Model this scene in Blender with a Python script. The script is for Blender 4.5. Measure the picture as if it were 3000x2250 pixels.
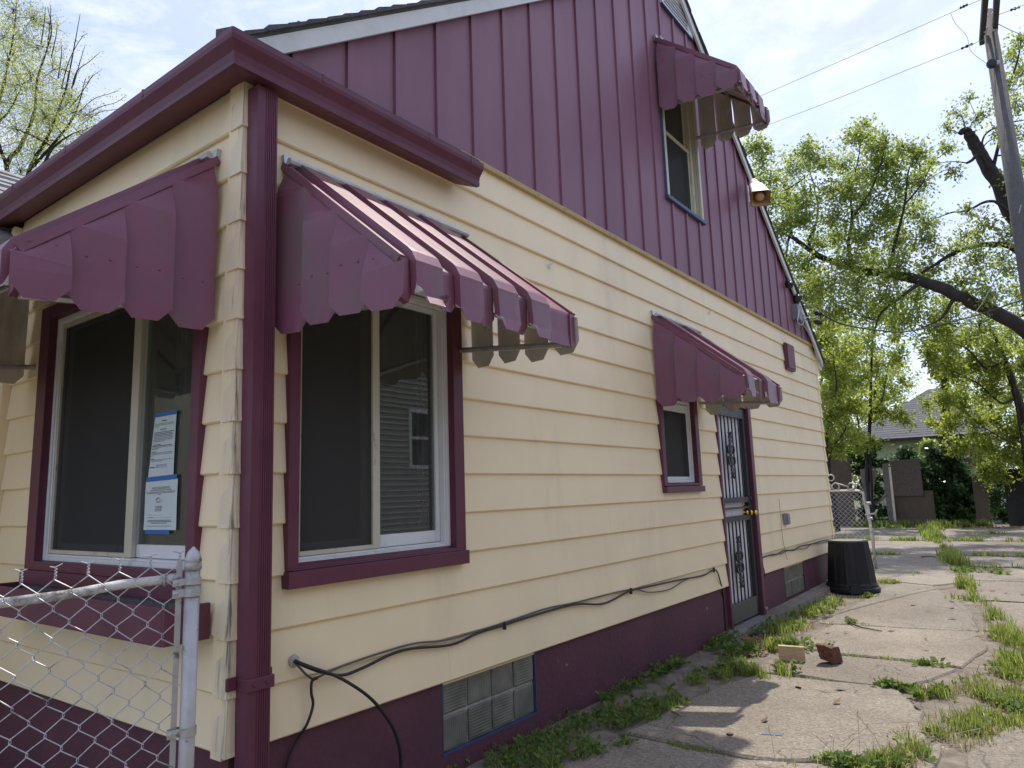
import bpy, math, random
import numpy as np
from mathutils import Vector, Matrix

random.seed(7)
rng = np.random.default_rng(11)
for o in list(bpy.data.objects):
    bpy.data.objects.remove(o)
SC = bpy.context.scene
COL = SC.collection

# ------------------------------------------------------------------ camera
CAM = np.array([2.48741258, -1.55388616, 0.90082943])
ROT = np.array([[0.79960318, 0.59966234, -0.03224656],
                [-0.11723254, 0.10320593, -0.98772722],
                [-0.58897478, 0.79357017, 0.15282373]])   # rows: right, down, forward
FOC = 2089.5977
cd = bpy.data.cameras.new('camera')
cd.sensor_width = 36.0
cd.lens = 36.0 * FOC / 3000.0
cd.clip_start = 0.05
cd.clip_end = 2000
cam = bpy.data.objects.new('camera', cd)
COL.objects.link(cam)
r_, d_, f_ = ROT
cam.matrix_world = Matrix(((r_[0], -d_[0], -f_[0], CAM[0]), (r_[1], -d_[1], -f_[1], CAM[1]),
                           (r_[2], -d_[2], -f_[2], CAM[2]), (0, 0, 0, 1)))
SC.camera = cam

# ------------------------------------------------------------------ light
TOSUN = Vector((-0.07, 0.57, 1.0)).normalized()
sl = bpy.data.lights.new('sun', 'SUN')
sl.energy = 2.0
sl.angle = math.radians(0.53)
sl.color = (1.0, 0.94, 0.84)
so = bpy.data.objects.new('sun', sl)
COL.objects.link(so)
so.rotation_mode = 'QUATERNION'
so.rotation_quaternion = TOSUN.to_track_quat('Z', 'Y')
W = bpy.data.worlds.new('World')
SC.world = W
W.use_nodes = True
wn, wl = W.node_tree.nodes, W.node_tree.links
wn.clear()
sky = wn.new('ShaderNodeTexSky')
sky.sky_type = 'NISHITA'
sky.sun_disc = False
sky.sun_elevation = math.asin(TOSUN.z)
sky.sun_rotation = math.atan2(TOSUN.x, TOSUN.y)
sky.dust_density = 1.2
sky.air_density = 1.0
tc = wn.new('ShaderNodeTexCoord')
mp = wn.new('ShaderNodeMapping')
mp.inputs['Scale'].default_value = (1.0, 1.0, 2.4)
mp.inputs['Rotation'].default_value = (0.2, 0.1, 0.5)
n1 = wn.new('ShaderNodeTexNoise')
n1.inputs['Scale'].default_value = 3.1
n1.inputs['Detail'].default_value = 9
n1.inputs['Roughness'].default_value = 0.62
n1.inputs['Distortion'].default_value = 0.5
cr = wn.new('ShaderNodeValToRGB')
cr.color_ramp.elements[0].position = 0.36
cr.color_ramp.elements[0].color = (0.42, 0.42, 0.42, 1)
cr.color_ramp.elements[1].position = 0.66
cr.color_ramp.elements[1].color = (0.9, 0.9, 0.9, 1)
mx = wn.new('ShaderNodeMix')
mx.data_type = 'RGBA'
mx.inputs[7].default_value = (3.05, 3.4, 5.0, 1)      # thin high cloud lit by the sun
n2 = wn.new('ShaderNodeTexNoise')
n2.inputs['Scale'].default_value = 5.5
n2.inputs['Detail'].default_value = 10
n2.inputs['Roughness'].default_value = 0.66
n2.inputs['Distortion'].default_value = 1.2
c2 = wn.new('ShaderNodeValToRGB')
c2.color_ramp.elements[0].position = 0.46
c2.color_ramp.elements[0].color = (0, 0, 0, 1)
c2.color_ramp.elements[1].position = 0.74
c2.color_ramp.elements[1].color = (0.75, 0.75, 0.75, 1)
m2 = wn.new('ShaderNodeMix')
m2.data_type = 'RGBA'
m2.inputs[7].default_value = (4.6, 4.75, 5.3, 1)
bg = wn.new('ShaderNodeBackground')
bg.inputs['Strength'].default_value = 0.102
wo = wn.new('ShaderNodeOutputWorld')
wl.new(tc.outputs['Generated'], mp.inputs['Vector'])
wl.new(mp.outputs['Vector'], n1.inputs['Vector'])
wl.new(n1.outputs['Fac'], cr.inputs['Fac'])
wl.new(cr.outputs['Color'], mx.inputs[0])
wl.new(sky.outputs['Color'], mx.inputs[6])
wl.new(mp.outputs['Vector'], n2.inputs['Vector'])
wl.new(n2.outputs['Fac'], c2.inputs['Fac'])
wl.new(c2.outputs['Color'], m2.inputs[0])
wl.new(mx.outputs[2], m2.inputs[6])
wl.new(m2.outputs[2], bg.inputs['Color'])
wl.new(bg.outputs['Background'], wo.inputs['Surface'])
vs = SC.view_settings
vs.view_transform = 'Standard'
vs.look = 'None'
vs.exposure = 1.3
vs.gamma = 1.0
vs.use_curve_mapping = False

# ------------------------------------------------------------------ helpers
G = -0.43            # ground level
C = 0.2032           # siding exposure


def ZR(k):
    return (12 - k) * C


def ray(u, v):
    return ROT.T @ np.array([(u - 1500) / FOC, (v - 1125) / FOC, 1.0])


def at(u, v, d):
    return CAM + ray(u, v) * d


def PX(u, v, x=0.0):
    w = ray(u, v)
    return CAM + w * ((x - CAM[0]) / w[0])


def PG(u, v, z=G):
    w = ray(u, v)
    return CAM + w * ((z - CAM[2]) / w[2])


ORG = {}


def tag(o, label=None, cat=None, group=None, kind=None):
    if label: o['label'] = label
    if cat: o['category'] = cat
    if group: o['group'] = group
    if kind: o['kind'] = kind
    return o


def thing(name, label, cat, loc=(0, 0, 0), group=None):
    o = bpy.data.objects.new(name, None)
    o.empty_display_size = 0.2
    COL.objects.link(o)
    o.location = loc
    ORG[o.name] = np.array(loc, float)
    return tag(o, label, cat, group)


def org(o):
    while o is not None:
        if o.name in ORG: return ORG[o.name]
        o = o.parent
    return np.zeros(3)


def link_mesh(name, me, mats, parent=None, smooth=False):
    if not isinstance(mats, (list, tuple)): mats = [mats]
    for m in mats: me.materials.append(m)
    if smooth:
        me.polygons.foreach_set('use_smooth', [True] * len(me.polygons))
    o = bpy.data.objects.new(name, me)
    COL.objects.link(o)
    if parent is not None: o.parent = parent
    return o


class MB:
    def __init__(s):
        s.v = []; s.f = []; s.mi = []
        s.cur = 0

    def add(s, vs_, fs):
        b = len(s.v)
        s.v += [tuple(map(float, p)) for p in vs_]
        for q in fs:
            s.f.append(tuple(b + i for i in q)); s.mi.append(s.cur)
        return s

    def box(s, a, b):
        x0, y0, z0 = a; x1, y1, z1 = b
        return s.add([(x0, y0, z0), (x1, y0, z0), (x1, y1, z0), (x0, y1, z0),
                      (x0, y0, z1), (x1, y0, z1), (x1, y1, z1), (x0, y1, z1)],
                     [(0, 3, 2, 1), (4, 5, 6, 7), (0, 1, 5, 4), (1, 2, 6, 5), (2, 3, 7, 6), (3, 0, 4, 7)])

    def hexa(s, p):      # 8 points: bottom loop then top loop
        return s.add(p, [(0, 3, 2, 1), (4, 5, 6, 7), (0, 1, 5, 4), (1, 2, 6, 5), (2, 3, 7, 6), (3, 0, 4, 7)])

    def quad(s, a, b, c, d):
        return s.add([a, b, c, d], [(0, 1, 2, 3)])

    def prism(s, poly, e):      # polygon extruded by vector e
        n = len(poly); e = np.array(e, float)
        P = [np.array(p, float) for p in poly]
        return s.add(P + [p + e for p in P],
                     [tuple(range(n - 1, -1, -1)), tuple(range(n, 2 * n))] +
                     [(i, (i + 1) % n, n + (i + 1) % n, n + i) for i in range(n)])

    def tube(s, pts, r, n=8, cap=True):
        P = [np.array(p, float) for p in pts]
        R = r if isinstance(r, (list, tuple, np.ndarray)) else [r] * len(P)
        rings = []
        up = None
        for i, p in enumerate(P):
            t = (P[min(i + 1, len(P) - 1)] - P[max(i - 1, 0)])
            t = t / (np.linalg.norm(t) + 1e-12)
            if up is None:
                up = np.array([0, 0, 1.0]) if abs(t[2]) < .9 else np.array([1.0, 0, 0])
            a = np.cross(t, up); a /= np.linalg.norm(a) + 1e-12
            up = np.cross(a, t)
            rings.append([p + R[i] * (math.cos(2 * math.pi * k / n) * a + math.sin(2 * math.pi * k / n) * up) for k in range(n)])
        vs_ = [q for rg in rings for q in rg]
        fs = []
        for i in range(len(P) - 1):
            for k in range(n):
                fs.append((i * n + k, i * n + (k + 1) % n, (i + 1) * n + (k + 1) % n, (i + 1) * n + k))
        if cap:
            fs.append(tuple(range(n - 1, -1, -1)))
            fs.append(tuple(range((len(P) - 1) * n, len(P) * n)))
        return s.add(vs_, fs)

    def lathe(s, prof, c, n=24, axis=None):
        c = np.array(c, float)
        ax = np.array([0, 0, 1.0]) if axis is None else np.array(axis, float) / np.linalg.norm(axis)
        h = np.array([1.0, 0, 0]) if abs(ax[0]) < .9 else np.array([0, 1.0, 0])
        a = np.cross(ax, h); a /= np.linalg.norm(a); b = np.cross(ax, a)
        vs_, fs = [], []
        for (r, z) in prof:
            for k in range(n):
                t = 2 * math.pi * k / n
                vs_.append(c + ax * z + r * (a * math.cos(t) + b * math.sin(t)))
        m = len(prof)
        for i in range(m - 1):
            for k in range(n):
                fs.append((i * n + k, i * n + (k + 1) % n, (i + 1) * n + (k + 1) % n, (i + 1) * n + k))
        fs.append(tuple(range(n - 1, -1, -1)))
        fs.append(tuple(range((m - 1) * n, m * n)))
        return s.add(vs_, fs)

    def build(s, name, mats, parent=None, smooth=False):
        O = org(parent)
        me = bpy.data.meshes.new(name)
        me.from_pydata([(x - O[0], y - O[1], z - O[2]) for x, y, z in s.v], [], s.f)
        if any(s.mi): me.polygons.foreach_set('material_index', s.mi)
        me.update()
        return link_mesh(name, me, mats, parent, smooth)


def fast_mesh(name, V, F, mats, parent=None, smooth=False, loc=None):
    """V (n,3), F list of arrays with constant row length"""
    O = org(parent)
    me = bpy.data.meshes.new(name)
    V = np.asarray(V, np.float32) - O.astype(np.float32)
    me.vertices.add(len(V)); me.vertices.foreach_set('co', V.ravel())
    loops = np.concatenate([f.ravel() for f in F]).astype(np.int32)
    tot = np.concatenate([np.full(len(f), f.shape[1]) for f in F]).astype(np.int32)
    st = np.concatenate([[0], np.cumsum(tot)[:-1]]).astype(np.int32)
    me.loops.add(len(loops)); me.loops.foreach_set('vertex_index', loops)
    me.polygons.add(len(tot)); me.polygons.foreach_set('loop_start', st)
    try:
        me.polygons.foreach_set('loop_total', tot)
    except Exception:
        pass
    me.update(calc_edges=True)
    me.validate()
    return link_mesh(name, me, mats, parent, smooth)


def solid(o, th, off=-1.0, inner=None):
    m = o.modifiers.new('thickness', 'SOLIDIFY')
    m.thickness = th; m.offset = off
    if inner is not None:
        m.material_offset = inner
    return o


def bevel(o, w, seg=2):
    m = o.modifiers.new('bevel', 'BEVEL')
    m.width = w; m.segments = seg; m.limit_method = 'ANGLE'; m.angle_limit = math.radians(40)
    return o


def catmull(pts, n=8):
    P = [np.array(p, float) for p in pts]
    P = [2 * P[0] - P[1]] + P + [2 * P[-1] - P[-2]]
    out = []
    for i in range(1, len(P) - 2):
        for k in range(n):
            t = k / n
            out.append(.5 * ((2 * P[i]) + (-P[i - 1] + P[i + 1]) * t + (2 * P[i - 1] - 5 * P[i] + 4 * P[i + 1] - P[i + 2]) * t * t +
                             (-P[i - 1] + 3 * P[i] - 3 * P[i + 1] + P[i + 2]) * t ** 3))
    out.append(P[-2])
    return out


# ------------------------------------------------------------------ materials
def newmat(name):
    m = bpy.data.materials.new(name); m.use_nodes = True
    nt = m.node_tree; b = nt.nodes['Principled BSDF']
    return m, nt, b


def paint(name, col, rough=.5, var=.08, scale=6., dirt=None, dirt_amt=.5, dscale=3., dlo=.5, dhi=.75, stretch=(1, 1, 1),
          bump=0., bscale=60., metal=0., spec=.5, fleck=None, fscale=40., flo=.68, island=0.):
    m, nt, b = newmat(name)
    N, L = nt.nodes, nt.links
    b.inputs['Roughness'].default_value = rough
    b.inputs['Metallic'].default_value = metal
    b.inputs['Specular IOR Level'].default_value = spec
    t = N.new('ShaderNodeTexCoord')
    n = N.new('ShaderNodeTexNoise'); n.inputs['Scale'].default_value = scale; n.inputs['Detail'].default_value = 6
    L.new(t.outputs['Object'], n.inputs['Vector'])
    hv = N.new('ShaderNodeHueSaturation')
    hv.inputs['Color'].default_value = (*col, 1)
    mr = N.new('ShaderNodeMapRange')
    mr.inputs[1].default_value = .3; mr.inputs[2].default_value = .7
    mr.inputs[3].default_value = 1 - var; mr.inputs[4].default_value = 1 + var
    L.new(n.outputs['Fac'], mr.inputs[0])
    src = mr.outputs[0]
    if island:
        g = N.new('ShaderNodeNewGeometry')
        oi = N.new('ShaderNodeObjectInfo')
        ad = N.new('ShaderNodeMath'); ad.operation = 'ADD'
        L.new(g.outputs['Random Per Island'], ad.inputs[0]); L.new(oi.outputs['Random'], ad.inputs[1])
        m2 = N.new('ShaderNodeMapRange'); m2.inputs[2].default_value = 2
        m2.inputs[3].default_value = 1 - island; m2.inputs[4].default_value = 1 + island
        L.new(ad.outputs[0], m2.inputs[0])
        mu = N.new('ShaderNodeMath'); mu.operation = 'MULTIPLY'
        L.new(src, mu.inputs[0]); L.new(m2.outputs[0], mu.inputs[1]); src = mu.outputs[0]
    L.new(src, hv.inputs['Value'])
    out = hv.outputs['Color']

    def layer(color, sc, lo, hi, amt, strc, det=8):
        nonlocal out
        mpn = N.new('ShaderNodeMapping'); mpn.inputs['Scale'].default_value = strc
        L.new(t.outputs['Object'], mpn.inputs['Vector'])
        nn = N.new('ShaderNodeTexNoise'); nn.inputs['Scale'].default_value = sc; nn.inputs['Detail'].default_value = det
        nn.inputs['Roughness'].default_value = .65
        L.new(mpn.outputs['Vector'], nn.inputs['Vector'])
        mm = N.new('ShaderNodeMapRange'); mm.inputs[1].default_value = lo; mm.inputs[2].default_value = hi
        mm.inputs[4].default_value = amt
        L.new(nn.outputs['Fac'], mm.inputs[0])
        x = N.new('ShaderNodeMix'); x.data_type = 'RGBA'
        x.inputs[7].default_value = (*color, 1)
        L.new(mm.outputs[0], x.inputs[0]); L.new(out, x.inputs[6]); out = x.outputs[2]
    if dirt: layer(dirt, dscale, dlo, dhi, dirt_amt, stretch)
    if fleck: layer(fleck, fscale, flo, flo + .04, .9, (1, 1, 1), 5)
    L.new(out, b.inputs['Base Color'])
    if bump:
        bn = N.new('ShaderNodeTexNoise'); bn.inputs['Scale'].default_value = bscale; bn.inputs['Detail'].default_value = 4
        L.new(t.outputs['Object'], bn.inputs['Vector'])
        bp = N.new('ShaderNodeBump'); bp.inputs['Strength'].default_value = bump; bp.inputs['Distance'].default_value = .01
        L.new(bn.outputs['Fac'], bp.inputs['Height']); L.new(bp.outputs['Normal'], b.inputs['Normal'])
    return m


PURPLE = (.132, .040, .062)
M = {}
M['siding'] = paint('cream_siding_paint', (.88, .735, .46), .5, .035, 2.5, (.55, .46, .30), .5, 2.2, .54, .78, (1, 1, .22), .12, 14, fleck=(.25, .20, .14), fscale=26, flo=.735)
M['cap'] = paint('cream_corner_paint', (.78, .66, .445), .5, .05, 5, (.10, .085, .06), .85, 5.5, .545, .68, (4.5, 4.5, .35), .1, 120)
M['purple'] = paint('purple_trim_paint', PURPLE, .45, .1, 5, (.06, .025, .04), .5, 3, .48, .8, bump=.1, bscale=60, spec=.3)
M['gable'] = paint('purple_gable_paint', (.240, .112, .150), .48, .05, 1.4, (.165, .07, .098), .7, .8, .4, .7, (1, 1.6, .35), bump=.25, bscale=5, spec=.3)
M['awning'] = paint('purple_awning_paint', (.190, .062, .096), .34, .10, 4, (.125, .095, .082), .8, 4.5, .50, .72, (1, 1, .45), bump=.2, bscale=9, spec=.45, fleck=(.30, .22, .2), fscale=48, flo=.74)
M['awnin'] = paint('bare_awning_underside', (.62, .60, .54), .5, .12, 6, (.25, .22, .17), .6, 6, .48, .7, (1, 1, .3))
M['alum'] = paint('bare_aluminium', (.50, .50, .48), .42, .1, 20, (.2, .2, .16), .5, 12, .5, .75, metal=.7)
M['white'] = paint('white_window_paint', (.72, .73, .71), .4, .04, 10, (.32, .30, .24), .5, 14, .58, .74, (1, 1, .3))
M['creamframe'] = paint('aged_ivory_frame_paint', (.56, .53, .40), .45, .06, 8, (.12, .11, .08), .8, 18, .6, .7, (1, 1, .3))
M['rake'] = paint('white_rake_paint', (.62, .63, .58), .5, .05, 8, (.35, .34, .28), .4, 5, .5, .8)
M['found'] = paint('purple_foundation_paint', (.108, .034, .050), .72, .14, 3, (.07, .03, .045), .6, 2, .4, .7, bump=.5, bscale=28,
                   fleck=(.33, .28, .26), fscale=7.5, flo=.715)
M['dark'] = paint('indoor_shade_paint', (.030, .029, .026), .9, .2, 2)  # near-black colour stands in for the unlit space inside the house
M['iron'] = paint('black_door_iron', (.018, .019, .022), .45, .2, 30, bump=.1)
M['doorwhite'] = paint('white_door_paint', (.80, .81, .82), .45, .05, 5, (.3, .3, .28), .5, 9, .6, .75)
M['kick'] = paint('door_kick_plate', (.085, .085, .07), .55, .15, 9, (.16, .15, .12), .5, 12, .5, .7)
M['brass'] = paint('polished_brass', (.78, .50, .10), .22, .05, 20, metal=1)
M['shingle'] = paint('asphalt_shingle', (.085, .080, .078), .9, .25, 30, (.05, .065, .035), .6, 4, .5, .7, bump=.6, bscale=150, island=.25)
M['greyshingle'] = paint('grey_weathered_shingle', (.26, .255, .25), .85, .2, 25, (.12, .12, .115), .5, 8, .5, .7, bump=.4, bscale=120, island=.15)
M['galv'] = paint('galvanised_steel', (.44, .43, .41), .5, .08, 30, (.10, .10, .085), .85, 17, .60, .68, metal=.55, bump=.2, bscale=200)
M['rust'] = paint('flaking_painted_pipe', (.58, .575, .54), .55, .08, 20, (.14, .12, .09), .85, 11, .47, .58, (1, 1, 1), bump=.5, bscale=90)
M['wire'] = paint('fence_wire', (.47, .48, .49), .5, .1, 30, (.16, .13, .11), .8, 25, .55, .65, metal=.4)
M['cable'] = paint('black_cable', (.016, .016, .017), .5, .1, 20)
M['greycable'] = paint('grey_cable', (.10, .095, .085), .6, .15, 20)
M['wood'] = paint('sawn_pine', (.50, .36, .20), .7, .08, 8, (.30, .20, .11), .6, 6, .5, .62, (1.5, 1.5, 22), bump=.2)
M['brick'] = paint('broken_brick', (.15, .062, .036), .9, .25, 20, (.05, .028, .02), .8, 14, .5, .62, bump=1., bscale=60, fleck=(.35, .25, .18), fscale=55, flo=.66)
M['bin'] = paint('black_plastic', (.007, .007, .008), .6, .2, 8, (.022, .021, .02), .5, 6, .5, .75, (1, 1, .3))
M['bintop'] = paint('pale_bin_plastic', (.20, .185, .165), .75, .2, 10, (.06, .055, .05), .6, 7, .5, .7)  # upturned base in a paler tone than the can's sides
M['greyboard'] = paint('weathered_board', (.17, .16, .148), .85, .15, 6, (.07, .065, .06), .8, 18, .55, .65, (3, 3, .6), bump=.4)
M['ply'] = paint('weathered_plywood', (.105, .08, .06), .85, .15, 4, (.07, .05, .04), .7, 5, .45, .7, (6, 6, .5), bump=.3)
M['osb'] = paint('weathered_strand_board', (.125, .10, .09), .85, .25, 30, (.09, .07, .066), .8, 18, .45, .6, bump=.4)
M['darkroof'] = paint('dark_grey_roofing', (.115, .113, .118), .9, .15, 20, (.07, .07, .07), .5, 3, .5, .7, bump=.3, bscale=100, island=.15)
M['pole'] = paint('creosoted_pole', (.095, .09, .082), .85, .12, 8, (.045, .042, .036), .7, 9, .5, .7, (4, 4, .3), bump=.6, bscale=40)
M['armwood'] = paint('dark_crossarm_wood', (.035, .033, .03), .85, .15, 8)
M['bark'] = paint('tree_bark', (.034, .029, .025), .95, .3, 9, (.06, .055, .05), .5, 6, .5, .7, (1, 1, .3), bump=.8, bscale=30)
M['barkl'] = paint('pale_tree_bark', (.115, .10, .08), .95, .3, 9, bump=.6, bscale=30)
M['plast'] = paint('grey_plastic_box', (.22, .23, .24), .5, .1, 10)
M['horn'] = paint('weathered_white_horn', (.62, .60, .57), .55, .1, 20, (.28, .26, .24), .7, 25, .52, .65)
M['horntan'] = paint('tan_horn_inside', (.55, .36, .17), .6, .08, 10)
M['paper'] = paint('printed_paper', (.62, .70, .68), .8, .03, 8)
M['ink'] = paint('printed_ink', (.05, .055, .06), .8, .05, 8)
M['inkgrey'] = paint('fine_print_ink', (.22, .25, .26), .8, .05, 8)
M['tape'] = paint('blue_painters_tape', (.035, .16, .42), .7, .08, 20)
M['taupe'] = paint('taupe_vinyl_siding', (.36, .325, .28), .5, .04, 3)
M['greensiding'] = paint('pale_green_siding', (.44, .47, .27), .6, .05, 3, (.2, .2, .12), .4, 2, .5, .8)
M['soil'] = paint('dry_soil', (.185, .155, .12), .95, .3, 9, (.10, .08, .06), .6, 14, .45, .65, bump=.8, bscale=40)
M['yard'] = paint('yard_ground', (.085, .085, .04), .95, .3, 2, (.12, .09, .06), .7, 1.2, .45, .65, bump=.5, bscale=30)
M['twig'] = paint('dry_twig', (.085, .062, .045), .9, .3, 30)
M['litter'] = paint('dry_leaf_litter', (.17, .10, .065), .9, .3, 5, island=.5)
M['caulk'] = paint('old_caulk', (.45, .42, .36), .8, .2, 30)
M['blue'] = paint('old_blue_paint', (.05, .075, .16), .5, .15, 12)


def concrete():
    m, nt, b = newmat('weathered_concrete')
    N, L = nt.nodes, nt.links
    t = N.new('ShaderNodeTexCoord')
    g = N.new('ShaderNodeNewGeometry')
    P = g.outputs['Position']
    big = N.new('ShaderNodeTexNoise'); big.inputs['Scale'].default_value = .9; big.inputs['Detail'].default_value = 8
    big.inputs['Roughness'].default_value = .6
    L.new(P, big.inputs['Vector'])
    r1 = N.new('ShaderNodeValToRGB')
    e = r1.color_ramp.elements
    e[0].position = .32; e[0].color = (.165, .138, .108, 1)
    e[1].position = .66; e[1].color = (.262, .23, .183, 1)
    L.new(big.outputs['Fac'], r1.inputs['Fac'])
    sp = N.new('ShaderNodeTexVoronoi'); sp.inputs['Scale'].default_value = 95
    L.new(P, sp.inputs['Vector'])
    r2 = N.new('ShaderNodeValToRGB'); r2.color_ramp.interpolation = 'LINEAR'
    e = r2.color_ramp.elements
    e[0].position = 0; e[0].color = (.52, .5, .48, 1)
    e[1].position = 1; e[1].color = (1.55, 1.5, 1.42, 1)
    r2.color_ramp.elements.new(.5).color = (1, 1, 1, 1)
    r2.color_ramp.elements.new(.82).color = (1.05, 1.03, 1.0, 1)
    sep = N.new('ShaderNodeSeparateColor')
    L.new(sp.outputs['Color'], sep.inputs[0]); L.new(sep.outputs[0], r2.inputs['Fac'])
    mu = N.new('ShaderNodeMix'); mu.data_type = 'RGBA'; mu.blend_type = 'MULTIPLY'; mu.inputs[0].default_value = .75
    L.new(r1.outputs['Color'], mu.inputs[6]); L.new(r2.outputs['Color'], mu.inputs[7])
    st = N.new('ShaderNodeTexNoise'); st.inputs['Scale'].default_value = 5.; st.inputs['Detail'].default_value = 10
    st.inputs['Roughness'].default_value = .7
    L.new(P, st.inputs['Vector'])
    r3 = N.new('ShaderNodeMapRange'); r3.inputs[1].default_value = .55; r3.inputs[2].default_value = .75; r3.inputs[4].default_value = .55
    L.new(st.outputs['Fac'], r3.inputs[0])
    m2 = N.new('ShaderNodeMix'); m2.data_type = 'RGBA'; m2.inputs[7].default_value = (.12, .10, .08, 1)
    L.new(r3.outputs[0], m2.inputs[0]); L.new(mu.outputs[2], m2.inputs[6])
    wn_ = N.new('ShaderNodeTexNoise'); wn_.inputs['Scale'].default_value = 3.; wn_.inputs['Detail'].default_value = 6
    L.new(P, wn_.inputs['Vector'])
    va = N.new('ShaderNodeVectorMath'); va.operation = 'MULTIPLY_ADD'; va.inputs[1].default_value = (.5, .5, 0)
    L.new(wn_.outputs['Color'], va.inputs[0]); L.new(P, va.inputs[2])
    vc_ = N.new('ShaderNodeTexVoronoi'); vc_.feature = 'DISTANCE_TO_EDGE'; vc_.inputs['Scale'].default_value = .75
    L.new(va.outputs[0], vc_.inputs['Vector'])
    rc = N.new('ShaderNodeMapRange'); rc.inputs[1].default_value = .0; rc.inputs[2].default_value = .006; rc.inputs[3].default_value = .75; rc.inputs[4].default_value = 0
    L.new(vc_.outputs['Distance'], rc.inputs[0])
    m3 = N.new('ShaderNodeMix'); m3.data_type = 'RGBA'; m3.inputs[7].default_value = (.06, .05, .04, 1)
    L.new(rc.outputs[0], m3.inputs[0]); L.new(m2.outputs[2], m3.inputs[6]); m2 = m3
    oi = N.new('ShaderNodeObjectInfo')
    hv = N.new('ShaderNodeHueSaturation')
    mr = N.new('ShaderNodeMapRange'); mr.inputs[3].default_value = .93; mr.inputs[4].default_value = 1.08
    L.new(oi.outputs['Random'], mr.inputs[0]); L.new(mr.outputs[0], hv.inputs['Value'])
    L.new(m2.outputs[2], hv.inputs['Color']); L.new(hv.outputs['Color'], b.inputs['Base Color'])
    b.inputs['Roughness'].default_value = .9
    bn = N.new('ShaderNodeTexNoise'); bn.inputs['Scale'].default_value = 55; bn.inputs['Detail'].default_value = 6
    L.new(P, bn.inputs['Vector'])
    bp = N.new('ShaderNodeBump'); bp.inputs['Strength'].default_value = .55; bp.inputs['Distance'].default_value = .012
    L.new(bn.outputs['Fac'], bp.inputs['Height']); L.new(bp.outputs['Normal'], b.inputs['Normal'])
    return m


M['concrete'] = concrete()


def foliage(name, c0, c1, c2, trans=.45, rough=.5):
    m = bpy.data.materials.new(name); m.use_nodes = True
    nt = m.node_tree; N, L = nt.nodes, nt.links
    N.clear()
    out = N.new('ShaderNodeOutputMaterial')
    g = N.new('ShaderNodeNewGeometry')
    r = N.new('ShaderNodeValToRGB')
    e = r.color_ramp.elements
    e[0].position = 0; e[0].color = (*c0, 1)
    e[1].position = 1; e[1].color = (*c2, 1)
    r.color_ramp.elements.new(.5).color = (*c1, 1)
    L.new(g.outputs['Random Per Island'], r.inputs['Fac'])
    p = N.new('ShaderNodeBsdfPrincipled'); p.inputs['Roughness'].default_value = rough
    p.inputs['Specular IOR Level'].default_value = .4
    tr = N.new('ShaderNodeBsdfTranslucent')
    hv = N.new('ShaderNodeHueSaturation'); hv.inputs['Hue'].default_value = .485; hv.inputs['Value'].default_value = 2.1
    hv.inputs['Saturation'].default_value = 1.05
    L.new(r.outputs['Color'], p.inputs['Base Color']); L.new(r.outputs['Color'], hv.inputs['Color'])
    L.new(hv.outputs['Color'], tr.inputs['Color'])
    mxs = N.new('ShaderNodeMixShader'); mxs.inputs[0].default_value = trans
    L.new(p.outputs[0], mxs.inputs[1]); L.new(tr.outputs[0], mxs.inputs[2]); L.new(mxs.outputs[0], out.inputs[0])
    return m


M['leaf_spring'] = foliage('spring_leaves', (.16, .20, .045), (.22, .26, .065), (.29, .32, .10), .62)
M['leaf_maple'] = foliage('maple_leaves', (.12, .17, .035), (.18, .235, .055), (.25, .30, .09), .6)
M['leaf_mid'] = foliage('bright_sapling_leaves', (.125, .175, .028), (.19, .24, .045), (.26, .295, .08), .6)
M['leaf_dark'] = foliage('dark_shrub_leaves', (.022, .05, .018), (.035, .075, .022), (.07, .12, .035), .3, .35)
M['grass'] = foliage('grass_blades', (.09, .14, .025), (.15, .205, .04), (.26, .28, .10), .5)
M['weed'] = foliage('weed_leaves', (.055, .105, .024), (.10, .16, .035), (.17, .225, .06), .42, .55)
M['straw'] = foliage('straw_stems', (.26, .20, .10), (.30, .24, .13), (.36, .30, .17), .2)


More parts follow.
